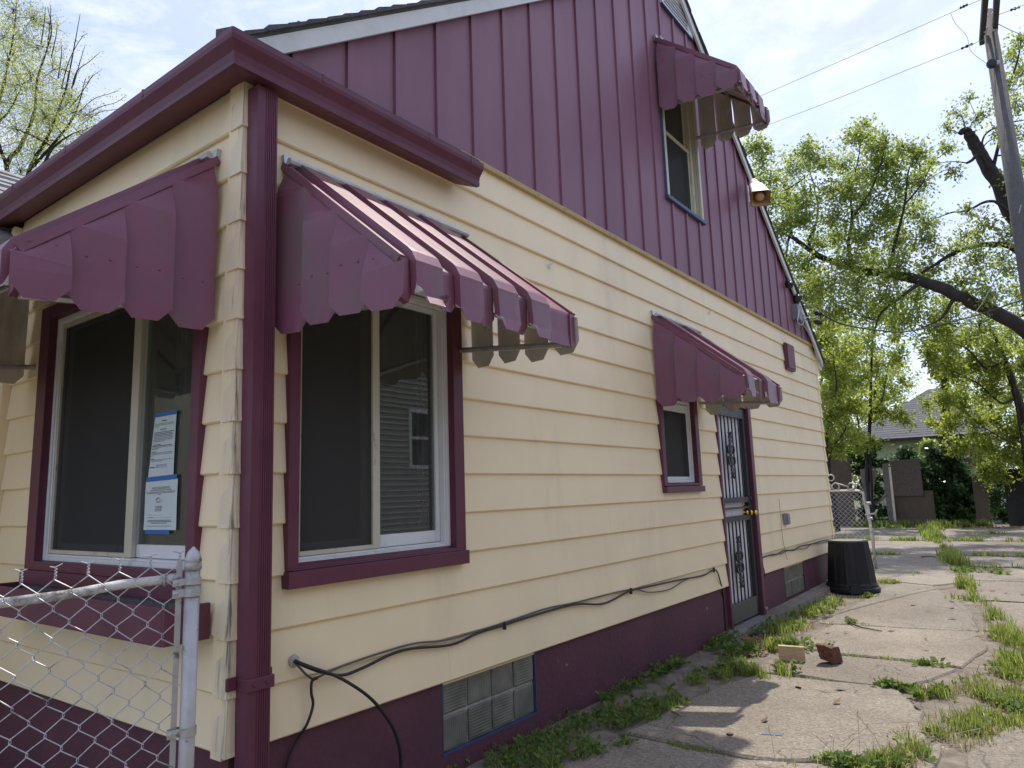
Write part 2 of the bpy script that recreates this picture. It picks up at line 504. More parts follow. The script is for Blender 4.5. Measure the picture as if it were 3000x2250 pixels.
def glassmat(name, refl, tint):
    m = bpy.data.materials.new(name); m.use_nodes = True
    nt = m.node_tree; N, L = nt.nodes, nt.links
    N.clear()
    out = N.new('ShaderNodeOutputMaterial')
    tr = N.new('ShaderNodeBsdfTransparent'); tr.inputs['Color'].default_value = (*tint, 1)
    gl = N.new('ShaderNodeBsdfGlossy'); gl.inputs['Roughness'].default_value = .012
    gl.inputs['Color'].default_value = (1, 1, 1, 1)
    fr = N.new('ShaderNodeFresnel'); fr.inputs['IOR'].default_value = 1.5
    ad = N.new('ShaderNodeMath'); ad.operation = 'MULTIPLY_ADD'; ad.inputs[1].default_value = 1.3; ad.inputs[2].default_value = refl
    L.new(fr.outputs[0], ad.inputs[0])
    ge = N.new('ShaderNodeNewGeometry')
    iv = N.new('ShaderNodeMath'); iv.operation = 'SUBTRACT'; iv.inputs[0].default_value = 1.0
    L.new(ge.outputs['Backfacing'], iv.inputs[1])
    fm = N.new('ShaderNodeMath'); fm.operation = 'MULTIPLY'; fm.use_clamp = True
    L.new(ad.outputs[0], fm.inputs[0]); L.new(iv.outputs[0], fm.inputs[1])
    ms = N.new('ShaderNodeMixShader')
    du = N.new('ShaderNodeBsdfDiffuse'); du.inputs['Color'].default_value = (.42, .43, .40, 1)
    md = N.new('ShaderNodeMixShader'); md.inputs[0].default_value = .075
    L.new(tr.outputs[0], md.inputs[1]); L.new(du.outputs[0], md.inputs[2])
    L.new(fm.outputs[0], ms.inputs[0]); L.new(md.outputs[0], ms.inputs[1]); L.new(gl.outputs[0], ms.inputs[2])
    t = N.new('ShaderNodeTexCoord')
    n = N.new('ShaderNodeTexNoise'); n.inputs['Scale'].default_value = 1.5
    L.new(t.outputs['Object'], n.inputs['Vector'])
    bp = N.new('ShaderNodeBump'); bp.inputs['Strength'].default_value = .02; bp.inputs['Distance'].default_value = .02
    L.new(n.outputs['Fac'], bp.inputs['Height']); L.new(bp.outputs['Normal'], gl.inputs['Normal'])
    L.new(ms.outputs[0], out.inputs[0])
    return m


M['glass'] = glassmat('window_glass', .27, (.72, .76, .74))


def screenmat():
    m = bpy.data.materials.new('insect_screen'); m.use_nodes = True
    nt = m.node_tree; N, L = nt.nodes, nt.links
    N.clear()
    out = N.new('ShaderNodeOutputMaterial')
    tr = N.new('ShaderNodeBsdfTransparent'); df = N.new('ShaderNodeBsdfDiffuse'); df.inputs['Color'].default_value = (.075, .074, .070, 1)
    ms = N.new('ShaderNodeMixShader'); ms.inputs[0].default_value = .55
    L.new(tr.outputs[0], ms.inputs[1]); L.new(df.outputs[0], ms.inputs[2]); L.new(ms.outputs[0], out.inputs[0])
    return m


M['screen'] = screenmat()


def glassblock(name, axis):
    m, nt, b = newmat(name)
    N, L = nt.nodes, nt.links
    t = N.new('ShaderNodeTexCoord')
    w = N.new('ShaderNodeTexWave'); w.wave_type = 'BANDS'; w.bands_direction = axis
    w.inputs['Scale'].default_value = 21; w.inputs['Distortion'].default_value = .15
    L.new(t.outputs['Object'], w.inputs['Vector'])
    n = N.new('ShaderNodeTexNoise'); n.inputs['Scale'].default_value = 9
    L.new(t.outputs['Object'], n.inputs['Vector'])
    r = N.new('ShaderNodeValToRGB')
    r.color_ramp.elements[0].position = .3; r.color_ramp.elements[0].color = (.12, .125, .10, 1)
    r.color_ramp.elements[1].position = .7; r.color_ramp.elements[1].color = (.22, .215, .17, 1)
    L.new(n.outputs['Fac'], r.inputs['Fac']); L.new(r.outputs['Color'], b.inputs['Base Color'])
    b.inputs['Roughness'].default_value = .3
    b.inputs['Specular IOR Level'].default_value = .35
    b.inputs['IOR'].default_value = 1.5
    bp = N.new('ShaderNodeBump'); bp.inputs['Strength'].default_value = .25; bp.inputs['Distance'].default_value = .006
    L.new(w.outputs['Fac'], bp.inputs['Height']); L.new(bp.outputs['Normal'], b.inputs['Normal'])
    return m


M['gblk_v'] = glassblock('fluted_glass_upright', 'Y')
M['gblk_h'] = glassblock('fluted_glass_level', 'Z')

# ================================================================== GROUND
def sheet(name, x0, x1, y0, y1, z, m, n=1):
    mb = MB()
    for i in range(n):
        for j in range(n):
            a, b = x0 + (x1 - x0) * i / n, x0 + (x1 - x0) * (i + 1) / n
            c, d = y0 + (y1 - y0) * j / n, y0 + (y1 - y0) * (j + 1) / n
            mb.quad((a, c, z), (b, c, z), (b, d, z), (a, d, z))
    return tag(mb.build(name, m), kind='structure')


sheet('ground', -160, 160, -90, 200, G - .075, M['yard'])
sheet('soil_bed', -3.6, 7.2, -6, 24.2, G - .014, M['soil'])

drive = thing('driveway', None, None, (1.5, 6, G))
tag(drive, kind='structure')


def xc(y):
    return float(np.interp(y, [-6, 0, 3, 5.5, 6.5, 8, 10, 12, 14, 16, 20, 24], [2.1, 2.0, 1.95, 2.02, 1.86, 1.68, 1.42, 1.12, .82, .4, -.35, -.6]))


def slab(poly, dz=0.0, seed=0):
    """irregular concrete slab: edges subdivided and chipped"""
    rr = random.Random(seed)
    P = []
    n = len(poly)
    for i in range(n):
        a = np.array(poly[i], float); b = np.array(poly[(i + 1) % n], float)
        L = np.linalg.norm(b - a); k = max(2, int(L / .14))
        t = (b - a) / L; nrm = np.array([-t[1], t[0]])
        ph = rr.random() * 9
        for j in range(k):
            s = j / k
            e = 0.012 * math.sin(ph + s * L * 2.1) + 0.008 * math.sin(ph * 2 + s * L * 7.3) + rr.uniform(-.006, .006)
            if rr.random() < .05: e += .02
            P.append(a + t * s * L + nrm * (e + .002))
    z = G + dz
    m = len(P)
    cen = np.mean(P, axis=0)
    inner = [cen + (p - cen) * (1 - .012 / max(.2, np.linalg.norm(p - cen))) for p in P]
    V = [(p[0], p[1], z) for p in inner] + [(p[0], p[1], z - .012) for p in P] + [(p[0], p[1], z - .09) for p in P]
    F = [tuple(range(m))]
    for i in range(m):
        j = (i + 1) % m
        F.append((m + i, m + j, j, i)); F.append((2 * m + i, 2 * m + j, m + j, m + i))
    mb = MB(); mb.add(V, F)
    return mb.build('concrete_slab', M['concrete'], drive)


def arc(pts):
    return pts


LX = .30
rows = [-6, -3.4, -.7]
slab([(LX, -6), (1.95, -6), (1.95, -2.2), (LX, -2.2)], 0, 1)
slab([(LX, -2.16), (1.95, -2.16), (1.93, .0), (.9, .05), (LX, .0)], .003, 2)
slab([(.34, .03), (1.9, .05), (1.88, 2.86), (1.62, 2.42), (1.30, 2.185), (1.1, 2.13), (.40, 2.15)], 0, 3)
slab([(.42, 2.18), (1.1, 2.16), (1.3, 2.21), (1.6, 2.44), (1.80, 2.84), (1.74, 3.4), (1.52, 3.84), (1.15, 3.83), (.66, 3.81), (.5, 3.3)], .004, 4)
slab([(.60, 3.86), (1.15, 3.86), (1.55, 3.89), (1.80, 4.62), (1.4, 4.68), (1.03, 4.66), (.76, 4.72), (.62, 4.3)], .0, 5)
slab([(.60, 4.76), (1.03, 4.70), (1.4, 4.72), (1.82, 4.66), (1.93, 5.5), (1.80, 6.15), (1.2, 6.04), (.62, 5.95)], .003, 6)
slab([(.52, 5.99), (1.2, 6.07), (1.80, 6.19), (1.70, 7.2), (1.5, 8.07), (1.1, 9.2), (.72, 9.42), (.62, 8.9), (.60, 7.6)], -.002, 7)
slab([(-.1, 9.62), (.72, 9.47), (1.1, 9.25), (1.33, 9.6), (1.12, 11.68), (.9, 11.72), (.05, 11.5), (-.3, 11.4)], .002, 8)
slab([(-2.6, 9.6), (-.14, 9.62), (-.34, 11.4), (-2.6, 11.4)], 0, 9)
slab([(-2.6, 11.5), (.02, 11.55), (1.05, 11.76), (.85, 13.6), (-2.6, 13.38)], .003, 10)
slab([(-2.6, 13.46), (.02, 13.46), (.80, 13.66), (.55, 15.4), (.2, 17.0), (-2.6, 16.95)], .0, 11)
slab([(-2.9, 17.2), (.05, 17.25), (-.25, 19.5), (-.5, 21.8), (-2.9, 22.4)], .0, 12)
# right-hand run
slab([(2.2, -6), (6.7, -6), (6.7, -2.2), (2.2, -2.2)], .0, 21)
slab([(2.06, -2.15), (6.7, -2.15), (6.7, 2.1), (2.06, 2.1)], .0, 22)
slab([(1.98, 2.75), (2.08, 2.13), (6.7, 2.13), (6.7, 4.2), (2.42, 4.2), (2.16, 3.4)], .0, 23)
slab([(2.36, 4.23), (6.7, 4.23), (6.7, 6.16), (2.10, 6.16), (2.18, 5.2)], .004, 24)
slab([(2.00, 6.19), (6.7, 6.19), (6.7, 8.07), (1.78, 8.07), (1.86, 7.1)], .0, 25)
slab([(1.70, 8.14), (6.7, 8.14), (6.7, 9.95), (1.50, 9.95)], .0, 26)
slab([(1.48, 10.0), (6.7, 10.0), (6.7, 11.65), (1.24, 11.65)], .0, 27)
slab([(1.24, 11.80), (6.7, 11.80), (6.7, 13.55), (1.00, 13.55)], .0, 28)
slab([(1.0, 13.75), (6.7, 13.75), (6.7, 17.1), (.55, 17.0)], .0, 29)
slab([(.3, 17.4), (6.7, 17.4), (6.7, 21.9), (-.05, 21.8)], .0, 30)

# ================================================================== HOUSE
house = thing('house', 'cream clapboard house with purple gable, gutters and window trim', 'house', (-3.6, 4.5, G))


def cells(a0, a1, z0, z1, ops):
    As = sorted({a0, a1, *[min(max(v, a0), a1) for o in ops for v in o[:2]]})
    Zs = sorted({z0, z1, *[min(max(v, z0), z1) for o in ops for v in o[2:]]})
    out = []
    for i in range(len(As) - 1):
        for j in range(len(Zs) - 1):
            ca, cz = (As[i] + As[i + 1]) / 2, (Zs[j] + Zs[j + 1]) / 2
            if any(o[0] < ca < o[1] and o[2] < cz < o[3] for o in ops): continue
            out.append((As[i], As[i + 1], Zs[j], Zs[j + 1]))
    return out


def SIDE(a, o, z): return (o, a, z)


def FRONT(a, o, z): return (a, -o, z)


OPS = [(.26, 1.30, .60, 1.97), (3.82, 4.53, .90, 1.68), (5.045, 5.985, -2, 1.78)]
OPF = [(-1.85, -.28, .60, 1.97)]


def wallbox(mb, T, a0, a1, o0, o1, z0, z1):
    p = [T(a0, o0, z0), T(a1, o0, z0), T(a1, o1, z0), T(a0, o1, z0), T(a0, o0, z1), T(a1, o0, z1), T(a1, o1, z1), T(a0, o1, z1)]
    mb.hexa(p)


# inner shell
mb = MB()
for c in cells(.0, 9.12, -.02, 2.86, OPS): wallbox(mb, SIDE, c[0], c[1], -.10, -.032, c[2], c[3])
side_wall = mb.build('side_wall', M['siding'], house)
mb = MB()
for c in cells(-2.38, -.104, -.02, 2.66, OPF): wallbox(mb, FRONT, c[0], c[1], -.10, -.032, c[2], c[3])
front_wall = mb.build('front_wall', M['siding'], house)
mb = MB(); mb.box((-7.4, 9.02, G), (-.11, 9.12, 2.62)); mb.box((-7.5, .2, G), (-7.4, 9.12, 2.62)); mb.box((-7.4, .0, G), (-4.7, .1, 2.62))
mb.build('rear_wall', M['siding'], house)


def groups(cs):
    """cells that touch along an edge form one board piece"""
    out = []
    for c in cs:
        hit = [g for g in out if any((abs(c[1] - d[0]) < 1e-6 or abs(c[0] - d[1]) < 1e-6) and c[2] < d[3] - 1e-6 and d[2] < c[3] - 1e-6 or
                                     (abs(c[3] - d[2]) < 1e-6 or abs(c[2] - d[3]) < 1e-6) and c[0] < d[1] - 1e-6 and d[0] < c[1] - 1e-6 for d in g)]
        ng = [c]
        for g in hit: ng += g; out.remove(g)
        out.append(ng)
    return out


def board(T, a0, a1, zb, zt, ops, parent, lip=0.0):
    """one clapboard, bottom edge proud, leaning back to the top"""
    H = C

    def off(z): return -.018 * (z - zb) / H + lip - (.006 if z == zb else 0)
    for grp in groups(cells(a0, a1, zb, zt, ops)):
        bm = MB(); key = {}; has = set()

        def vid(a, z, back):
            k = (round(a, 5), round(z, 5), back)
            if k not in key:
                key[k] = len(bm.v); bm.v.append(tuple(map(float, T(a, -.030 if back else off(z), z))))
            return key[k]
        edges = {}
        for (p, q, z0, z1) in grp:
            zs = [z0, z1] if z0 != zb else [z0, z0 + .006, z1]
            loop = [(p, z) for z in zs] + [(q, z) for z in zs[::-1]]
            for back in (0, 1):
                f = tuple(vid(x, z, back) for x, z in loop)
                bm.f.append(f if back else f[::-1]); bm.mi.append(0)
            m = len(loop)
            for i in range(m):
                e = (loop[i], loop[(i + 1) % m])
                r = (e[1], e[0])
                if r in edges: del edges[r]
                else: edges[e] = 1
        for (x0, z0), (x1, z1) in edges:
            bm.f.append((vid(x0, z0, 0), vid(x1, z1, 0), vid(x1, z1, 1), vid(x0, z0, 1))); bm.mi.append(0)
        bm.build('siding_board', M['siding'], parent)


def run(T, a0, a1, joints, zb, zt, ops, parent):
    ed = [a0] + [j for j in joints if a0 + .1 < j < a1 - .1] + [a1]
    for i in range(len(ed) - 1):
        board(T, ed[i] + (.0003 if i else 0), ed[i + 1] - (.0003 if i < len(ed) - 2 else 0), zb, zt, ops, parent, .0004 * (i % 2))


SJ = {-1: [5.1], 0: [5.15], 1: [4.75], 2: [7.2], 3: [3.1], 4: [7.6], 5: [7.3], 6: [6.9], 7: [7.4],
      8: [7.0], 9: [2.9, 7.5], 10: [6.7], 11: [2.2, 7.2], 12: [1.21, 3.0, 7.3]}
for k in range(-1, 13):
    run(SIDE, .01, 9.13, SJ[k], ZR(k), ZR(k - 1), OPS, side_wall)
for k in range(0, 13):
    run(FRONT, -2.35, -.01, [], ZR(k), min(ZR(k - 1), 2.64), OPF, front_wall)


# corner caps (front corner, and a plain row at the rear corner)
def cap(zb, zt, k):
    rr = random.Random(k)
    j = rr.uniform(-.004, .004)
    mb = MB()
    w1, w2 = .078 + rr.uniform(-.006, .006), .06
    e = .0065
    t = .0085
    def ring(o, z, x=0): return [(-w1, -o + .002, z), (-.012, -o, z), (o * .6 + j * .3, -o - .0 + x, z), (o, .012, z), (o - .002, w2, z)]
    A = ring(e + .002, zb - .004); B = ring(e, zb + .012); Cc = ring(e - t, zt + .004)
    V = A + B + Cc + [(p[0] * 1 - .0, p[1], p[2]) for p in ring(-.004, zb - .004)]
    F = []
    for a, b in ((0, 5), (5, 10)):
        for i in range(4): F.append((a + i, a + i + 1, b + i + 1, b + i))
    for i in range(4): F.append((15 + i, 15 + i + 1, i + 1, i))
    mb.add(V, F)
    o = mb.build('corner_cap', M['cap'], house)
    return o


for k in range(0, 13): cap(ZR(k), min(ZR(k - 1), 2.638), k)
for k in range(-1, 13):
    zb, zt = ZR(k), ZR(k - 1)
    mb = MB()
    mb.hexa([(-.03, 9.07, zb - .004), (.008, 9.07, zb - .004), (.012, 9.142, zb - .004), (-.03, 9.142, zb - .004),
             (-.03, 9.07, zt), (-.004, 9.07, zt), (-.004, 9.132, zt), (-.03, 9.132, zt)])
    mb.build('corner_cap', M['siding'], house)

# foundation with two glass block openings
FO = [(1.18, 1.975, -.345, .02), (6.85, 7.63, -.36, .02), (5.045, 5.985, -2, .02)]
mb = MB()
for c in cells(.034, 9.10, G - .2, -.004, FO): wallbox(mb, SIDE, c[0], c[1], -.24, -.03, c[2], c[3])
mb.box((-7.4, .030, G - .2), (-.2405, .24, -.006)); mb.box((-.2404, .030, G - .2), (-.0305, .0335, -.006)); mb.box((-7.4, 8.9, G - .2), (-.245, 9.10, -.004))
mb.build('foundation_wall', M['found'], house)
# footing ledge beside the rear half
for i, (y0, y1) in enumerate(((6.02, 6.75), (6.76, 7.72), (7.73, 8.5), (8.51, 8.95))):
    mb = MB(); w = [.115, .125, .12, .16][i]; h = [.045, .05, .06, .085][i]
    mb.hexa([(-.03, y0, G - .05), (w + .03, y0, G - .05), (w + .03, y1, G - .05), (-.03, y1, G - .05),
             (-.03, y0, G + h + .01), (w, y0, G + h), (w - .005, y1, G + h + .006), (-.03, y1, G + h + .016)])
    bevel(mb.build('footing_block', M['concrete'], house), .01, 2)


def glass_window(a0, a1, z0, z1, nc, nr, pat):
    w = thing('glass_block_window', None, None, (0, (a0 + a1) / 2, z0)); w.parent = house
    w.location = (0 - ORG['house'][0], (a0 + a1) / 2 - ORG['house'][1], z0 - ORG['house'][2])
    bpy.data.objects[w.name]
    da, dz = (a1 - a0) / nc, (z1 - z0) / nr
    mb = MB(); wallbox(mb, SIDE, a0, a1, -.12, -.052, z0, z1)
    mb.build('mortar', M['caulk'], w)
    for i in range(nc):
        for j in range(nr):
            mb = MB(); g = .0055
            p0, p1, q0, q1 = a0 + i * da + g, a0 + (i + 1) * da - g, z0 + j * dz + g, z0 + (j + 1) * dz - g
            o0 = -.05; o1 = -.036 + random.uniform(-.003, .003)
            mb.hexa([(o0, p0, q0), (o1, p0 + .004, q0 + .004), (o1, p1 - .004, q0 + .004), (o0, p1, q0),
                     (o0, p0, q1), (o1, p0 + .004, q1 - .004), (o1, p1 - .004, q1 - .004), (o0, p1, q1)])
            o = mb.build('glass_block', M['gblk_v'] if pat[j][i] else M['gblk_h'], w)
            bevel(o, .006, 2)
    return w


glass_window(1.185, 1.97, -.338, .0, 4, 2, [[1, 0, 0, 1], [0, 1, 1, 0]])
glass_window(6.86, 7.62, -.352, .0, 3, 2, [[1, 1, 0], [1, 0, 1]])
mb = MB()
for a, b in ((1.178, 1.184), (1.971, 1.977)): wallbox(mb, SIDE, a, b, -.05, -.028, -.34, .0)
wallbox(mb, SIDE, 1.178, 1.977, -.05, -.028, -.346, -.339)
mb.build('block_window_edging', M['blue'], house)

# ------------------------------------------------------------------ gable
def zl(y): return 2.83 + .71 * y                   # roof surface at the rake, front slope


AP_Y = 4.60
AP_Z = zl(AP_Y)


def zr_(y): return AP_Z - .735 * (y - AP_Y)


def ztop(y): return zl(y) if y < AP_Y else zr_(y)


GO = [(4.27, 5.02, 3.55, 4.80), (4.40, 5.11, 5.555, 5.82)]
gable = None
mb = MB()
for c in cells(.3, 8.9, 2.84, 3.1, []): wallbox(mb, SIDE, c[0], c[1], -.10, -.05, c[2], c[3])
gable = mb.build('gable_wall', M['gable'], house)
pitch = .3155
y0 = .537 - 2 * pitch
bat = .046
yk = y0
while yk < 9.15:
    ya, yb = max(yk, -.02), min(yk + pitch, 9.14)
    yk += pitch
    if yb - ya < .02: continue
    mb = MB()
    bs = ya                      # batten occupies the first part of the panel
    prof = [(ya, .0005), (ya + .0012, .0155), (ya + .016, .0165), (ya + bat - .004, .0165), (ya + bat, .002), (yb - .004, .0015), (yb, .0)]
    if yb - ya < bat * 1.2: prof = [(ya, .0), (yb, .0)]
    upper = MB()
    for i in range(len(prof) - 1):
        (p, o), (q, o2) = prof[i], prof[i + 1]
        seg = [p, q]
        for br in (AP_Y, GO[0][0], GO[0][1], GO[1][0], GO[1][1]):
            if p < br < q: seg.append(br)
        seg.sort()
        for a, b in zip(seg[:-1], seg[1:]):
            oa = o + (o2 - o) * (a - p) / (q - p + 1e-9); ob = o + (o2 - o) * (b - p) / (q - p + 1e-9)
            m_ = (a + b) / 2
            za, zb = ztop(a) - .06, ztop(b) - .06
            lo = 2.836
            cuts = [g for g in GO if g[0] < m_ < g[1]]
            levels = [(lo, lo)]
            segs = []
            cur = (lo, lo)
            for g in cuts:
                segs.append((cur, (g[2], g[2]))); cur = (g[3], g[3])
            segs.append((cur, (za, zb)))
            for (l0, l1), (h0, h1) in segs:
                if h0 - l0 < .003 and h1 - l1 < .003: continue
                tgt = upper if l0 > 4.75 else mb
                tgt.add([(oa, a, l0), (ob, b, l1), (ob, b, max(h1, l1 + .001)), (oa, a, max(h0, l0 + .001))], [(0, 1, 2, 3)])
    for t_ in (mb, upper):
        if t_.f: solid(t_.build('gable_panel', M['gable'], gable), .003, -1)
# flashing between the siding and the gable
mb = MB()
for i, (a, b) in enumerate(((1.36, 3.9), (3.9, 6.05), (6.05, 9.1))):
    d = .002 * (i % 2)
    mb.hexa([(-.02, a, 2.828), (.012 + d, a, 2.826), (.012 + d, b, 2.826), (-.02, b, 2.828),
             (-.02, a, 2.862), (.020 + d, a, 2.850), (.020 + d, b, 2.850), (-.02, b, 2.862)])
mb.build('gable_flashing', paint('tan_flashing_paint', (.52, .40, .19), .5, .08, 6, (.3, .22, .1), .5, 9, .5, .7), house)


# rake boards and roof
def rake(ya, yb, zf, n=18):
    mb = MB()
    for i in range(n):
        a, b = ya + (yb - ya) * i / n, ya + (yb - ya) * (i + 1) / n
        za, zb = zf(a), zf(b)
        mb.hexa([(.034, a, za - .125), (.056, a, za - .125), (.056, b, zb - .125), (.034, b, zb - .125),
                 (.034, a, za - .032), (.056, a, za - .032), (.056, b, zb - .032), (.034, b, zb - .032)])
    return mb.build('rake_board', M['rake'], house)


rake(-.12, AP_Y, zl); rake(AP_Y, 9.24, zr_)
mb = MB()
for ya, yb, f in ((-.14, AP_Y, zl), (AP_Y, 9.3, zr_)):
    mb.hexa([(-7.6, ya, f(ya) - .075), (.058, ya, f(ya) - .03), (.058, yb, f(yb) - .03), (-7.6, yb, f(yb) - .075),
             (-7.6, ya, f(ya) - .012), (.058, ya, f(ya) - .012), (.058, yb, f(yb) - .012), (-7.6, yb, f(yb) - .012)])
roof = mb.build('roof', M['shingle'], house)
for side in (0, 1):
    sgn = 1
    f = zl if side == 0 else zr_
    s0, s1 = (-.15, AP_Y) if side == 0 else (AP_Y, 9.31)
    n = 46
    for i in range(n):
        rr = random.Random(i * 3 + side)
        a = s0 + (s1 - s0) * i / n; b = s0 + (s1 - s0) * (i + 1) / n + .012
        xe = .074 + rr.uniform(-.006, .010)
        t = .008 + rr.uniform(0, .007)
        za, zb = f(a), f(b)
        if side == 0: lo, hi = a, b
        mb = MB()
        h = (t, .002) if side == 0 else (.002, t)
        xs = [-7.65, -3, .0, xe]
        V = []
        for x in xs:
            w = rr.uniform(-.003, .003)
            V += [(x, a, za - .012), (x, b, zb - .012), (x, b, zb + h[1] + w * 0.3), (x, a, za + h[0] + w)]
        F = []
        for q in range(len(xs) - 1):
            for e in range(4):
                F.append((q * 4 + e, q * 4 + (e + 1) % 4, (q + 1) * 4 + (e + 1) % 4, (q + 1) * 4 + e))
        F += [(0, 1, 2, 3), tuple(range(len(V) - 1, len(V) - 5, -1))]
        mb.add(V, F)
        mb.build('shingle_row', M['shingle'], roof)

# entry gable on the left, only its slope shows above the gutter
EX, EZ = -3.8, 3.537


def ez(x): return EZ - .70 * (x - EX)


mb = MB()
mb.hexa([(EX, -1.5, EZ - .06), (-2.34, -1.5, ez(-2.34) - .06), (-2.34, .2, ez(-2.34) - .06), (EX, 1.15, EZ - .06),
         (EX, -1.5, EZ - .015), (-2.34, -1.5, ez(-2.34) - .015), (-2.34, .2, ez(-2.34) - .015), (EX, 1.15, EZ - .015)])
mb.hexa([(EX - 1.4, -1.5, ez(-2.4) - .06), (EX, -1.5, EZ - .06), (EX, 1.15, EZ - .06), (EX - 1.4, .2, ez(-2.4) - .06),
         (EX - 1.4, -1.5, ez(-2.4) - .015), (EX, -1.5, EZ - .015), (EX, 1.15, EZ - .015), (EX - 1.4, .2, ez(-2.4) - .015)])
eroof = mb.build('entry_roof', M['greyshingle'], house)
n = 13
for i in range(n):
    xa = EX + 1.44 * i / n; xb = EX + 1.44 * (i + 1) / n + .01
    rr = random.Random(i)
    yv = lambda x: 1.15 - .95 * (x - EX) / 1.46
    L0 = -1.5
    ys = np.linspace(0, 1, 9)
    mb = MB(); V = []; F = []
    for s in ys:
        y_a = L0 + (yv(xa) - L0) * s; y_b = L0 + (yv(xb) - L0) * s
        w = rr.uniform(.012, .028)
        V += [(xa, y_a, ez(xa) - .015), (xb + rr.uniform(-.004, .004), y_b, ez(xb) - .015), (xb, y_b, ez(xb) + w), (xa, y_a, ez(xa) + .002)]
    for q in range(len(ys) - 1):
        for e in range(4): F.append((q * 4 + e, q * 4 + (e + 1) % 4, (q + 1) * 4 + (e + 1) % 4, (q + 1) * 4 + e))
    mb.add(V, F)
    mb.build('shingle_row', M['greyshingle'], eroof)
mb = MB(); mb.box((-4.7, -1.3, G), (-2.45, .1, 2.45))
mb.build('entry_wall', M['siding'], house)
mb = MB(); mb.box((-2.40, -.03, -.02), (-2.352, .03, 2.60)); mb.build('end_trim', M['siding'], house)
mb = MB(); mb.box((-2.55, -.5, 2.30), (-2.42, .02, 2.56)); mb.build('entry_fascia', M['purple'], house)

# gutter with a return round the corner
prof = [(-.002, 2.634), (.100, 2.604), (.121, 2.604), (.123, 2.622), (.120, 2.632), (.126, 2.655), (.140, 2.674), (.152, 2.690), (.156, 2.706),
        (.156, 2.728), (.146, 2.730), (.144, 2.712), (.03, 2.70), (.0, 2.70)]
mb = MB()
A = [(-2.9, -o, z) for o, z in prof]; B = [(o, -o, z) for o, z in prof]; D = [(o, 1.39 if o > .06 else 1.33, z + .004) for o, z in prof]
n = len(prof)
mb.add(A + B + D, [(i, i + 1, n + i + 1, n + i) for i in range(n - 1)] + [(n + i, n + i + 1, 2 * n + i + 1, 2 * n + i) for i in range(n - 1)])
# end cap
mb.add(D, [tuple(range(n))])
gut = mb.build('gutter', M['purple'], house)
mb = MB()
for x in (-.55, -1.35, -2.05):
    mb.hexa([(x, -.1575, 2.70), (x + .012, -.1575, 2.70), (x + .012, -.02, 2.735), (x, -.02, 2.735), (x, -.1575, 2.7335), (x + .012, -.1575, 2.7335), (x + .012, -.02, 2.739), (x, -.02, 2.739)])
for y in (.28, .95, 1.28):
    mb.hexa([(.1575, y, 2.70), (.1575, y + .012, 2.70), (.02, y + .012, 2.735), (.02, y, 2.735), (.1575, y, 2.7375), (.1575, y + .012, 2.7375), (.02, y + .012, 2.743), (.02, y, 2.743)])
mb.build('gutter_strap', M['purple'], gut)
mb = MB()
mb.hexa([(-.02, -.12, 2.72), (.143, -.14, 2.728), (.143, 1.37, 2.735), (-.02, 1.37, 2.72), (-.02, -.12, 2.812), (.143, -.14, 2.742), (.143, 1.37, 2.748), (-.02, 1.37, 2.812)])
mb.build('return_roof', M['shingle'], house)
mb = MB()
mb.box((-7.4, 9.13, 2.52), (.03, 9.25, 2.64)); mb.build('rear_gutter', M['rake'], house)

# downspout: fluted rectangular pipe
def ds_ring(z):
    s = (2.62 - z) / 3.05
    ya, yb = .018 + .016 * s, .112 + .022 * s
    o0, o1 = .004, .074
    P = [(o0, ya), (o1, ya)]
    nfl = 6
    for i in range(nfl):
        w = (yb - ya) * .56 / nfl; c = ya + (yb - ya) * .40 + w * (i + .5)
        P += [(o1 + .0, c - w * .36), (o1 + .0038, c - w * .2), (o1 + .0038, c + w * .2), (o1 + .0, c + w * .36)]
    P += [(o1, yb)]
    for i in range(3):
        c = o1 - (o1 - o0) * (i + .7) / 3.4; w = .02
        P += [(c + w * .3, yb), (c + w * .15, yb + .004), (c - w * .15, yb + .004), (c - w * .3, yb)]
    P += [(o0, yb)]
    return [(x, y, z) for x, y in P]


mb = MB()
zs = [2.60, 1.6, .26, G + .02]
R_ = [ds_ring(z) for z in zs]; n = len(R_[0])
mb.add([p for r in R_ for p in r], [(i * n + k, i * n + (k + 1) % n, (i + 1) * n + (k + 1) % n, (i + 1) * n + k) for i in range(len(zs) - 1) for k in range(n)])
ds = mb.build('downspout', M['purple'], house)
mb = MB()
mb.box((.0, .028, .222), (.0835, .142, .268)); mb.box((.001, .1425, .226), (.020, .175, .28)); mb.box((.001, -.012, .226), (.016, .0275, .272))
bevel(mb.build('strap', M['purple'], ds), .004, 2)
mb = MB()
for yy, zz in ((.055, .245), (.11, .245)): mb.lathe([(.006, 0), (.006, .004), (.003, .006)], (.0835, yy, zz), 8, (1, 0, 0))
mb.lathe([(.006, 0), (.006, .004), (.003, .006)], (.02, .158, .254), 8, (1, 0, 0))
mb.build('screw', M['purple'], ds)


# ------------------------------------------------------------------ windows
def ring(mb, T, a0, a1, z0, z1, w, o0, o1, wl=None, wr=None, wb=None, wt=None):
    wl = w if wl is None else wl; wr = w if wr is None else wr; wb = w if wb is None else wb; wt = w if wt is None else wt
    if wl: wallbox(mb, T, a0, a0 + wl, o0, o1, z0, z1)
    if wr: wallbox(mb, T, a1 - wr, a1, o0, o1, z0, z1)
    if wb: wallbox(mb, T, a0 + wl, a1 - wr, o0, o1, z0, z0 + wb)
    if wt: wallbox(mb, T, a0 + wl, a1 - wr, o0, o1, z1 - wt, z1)


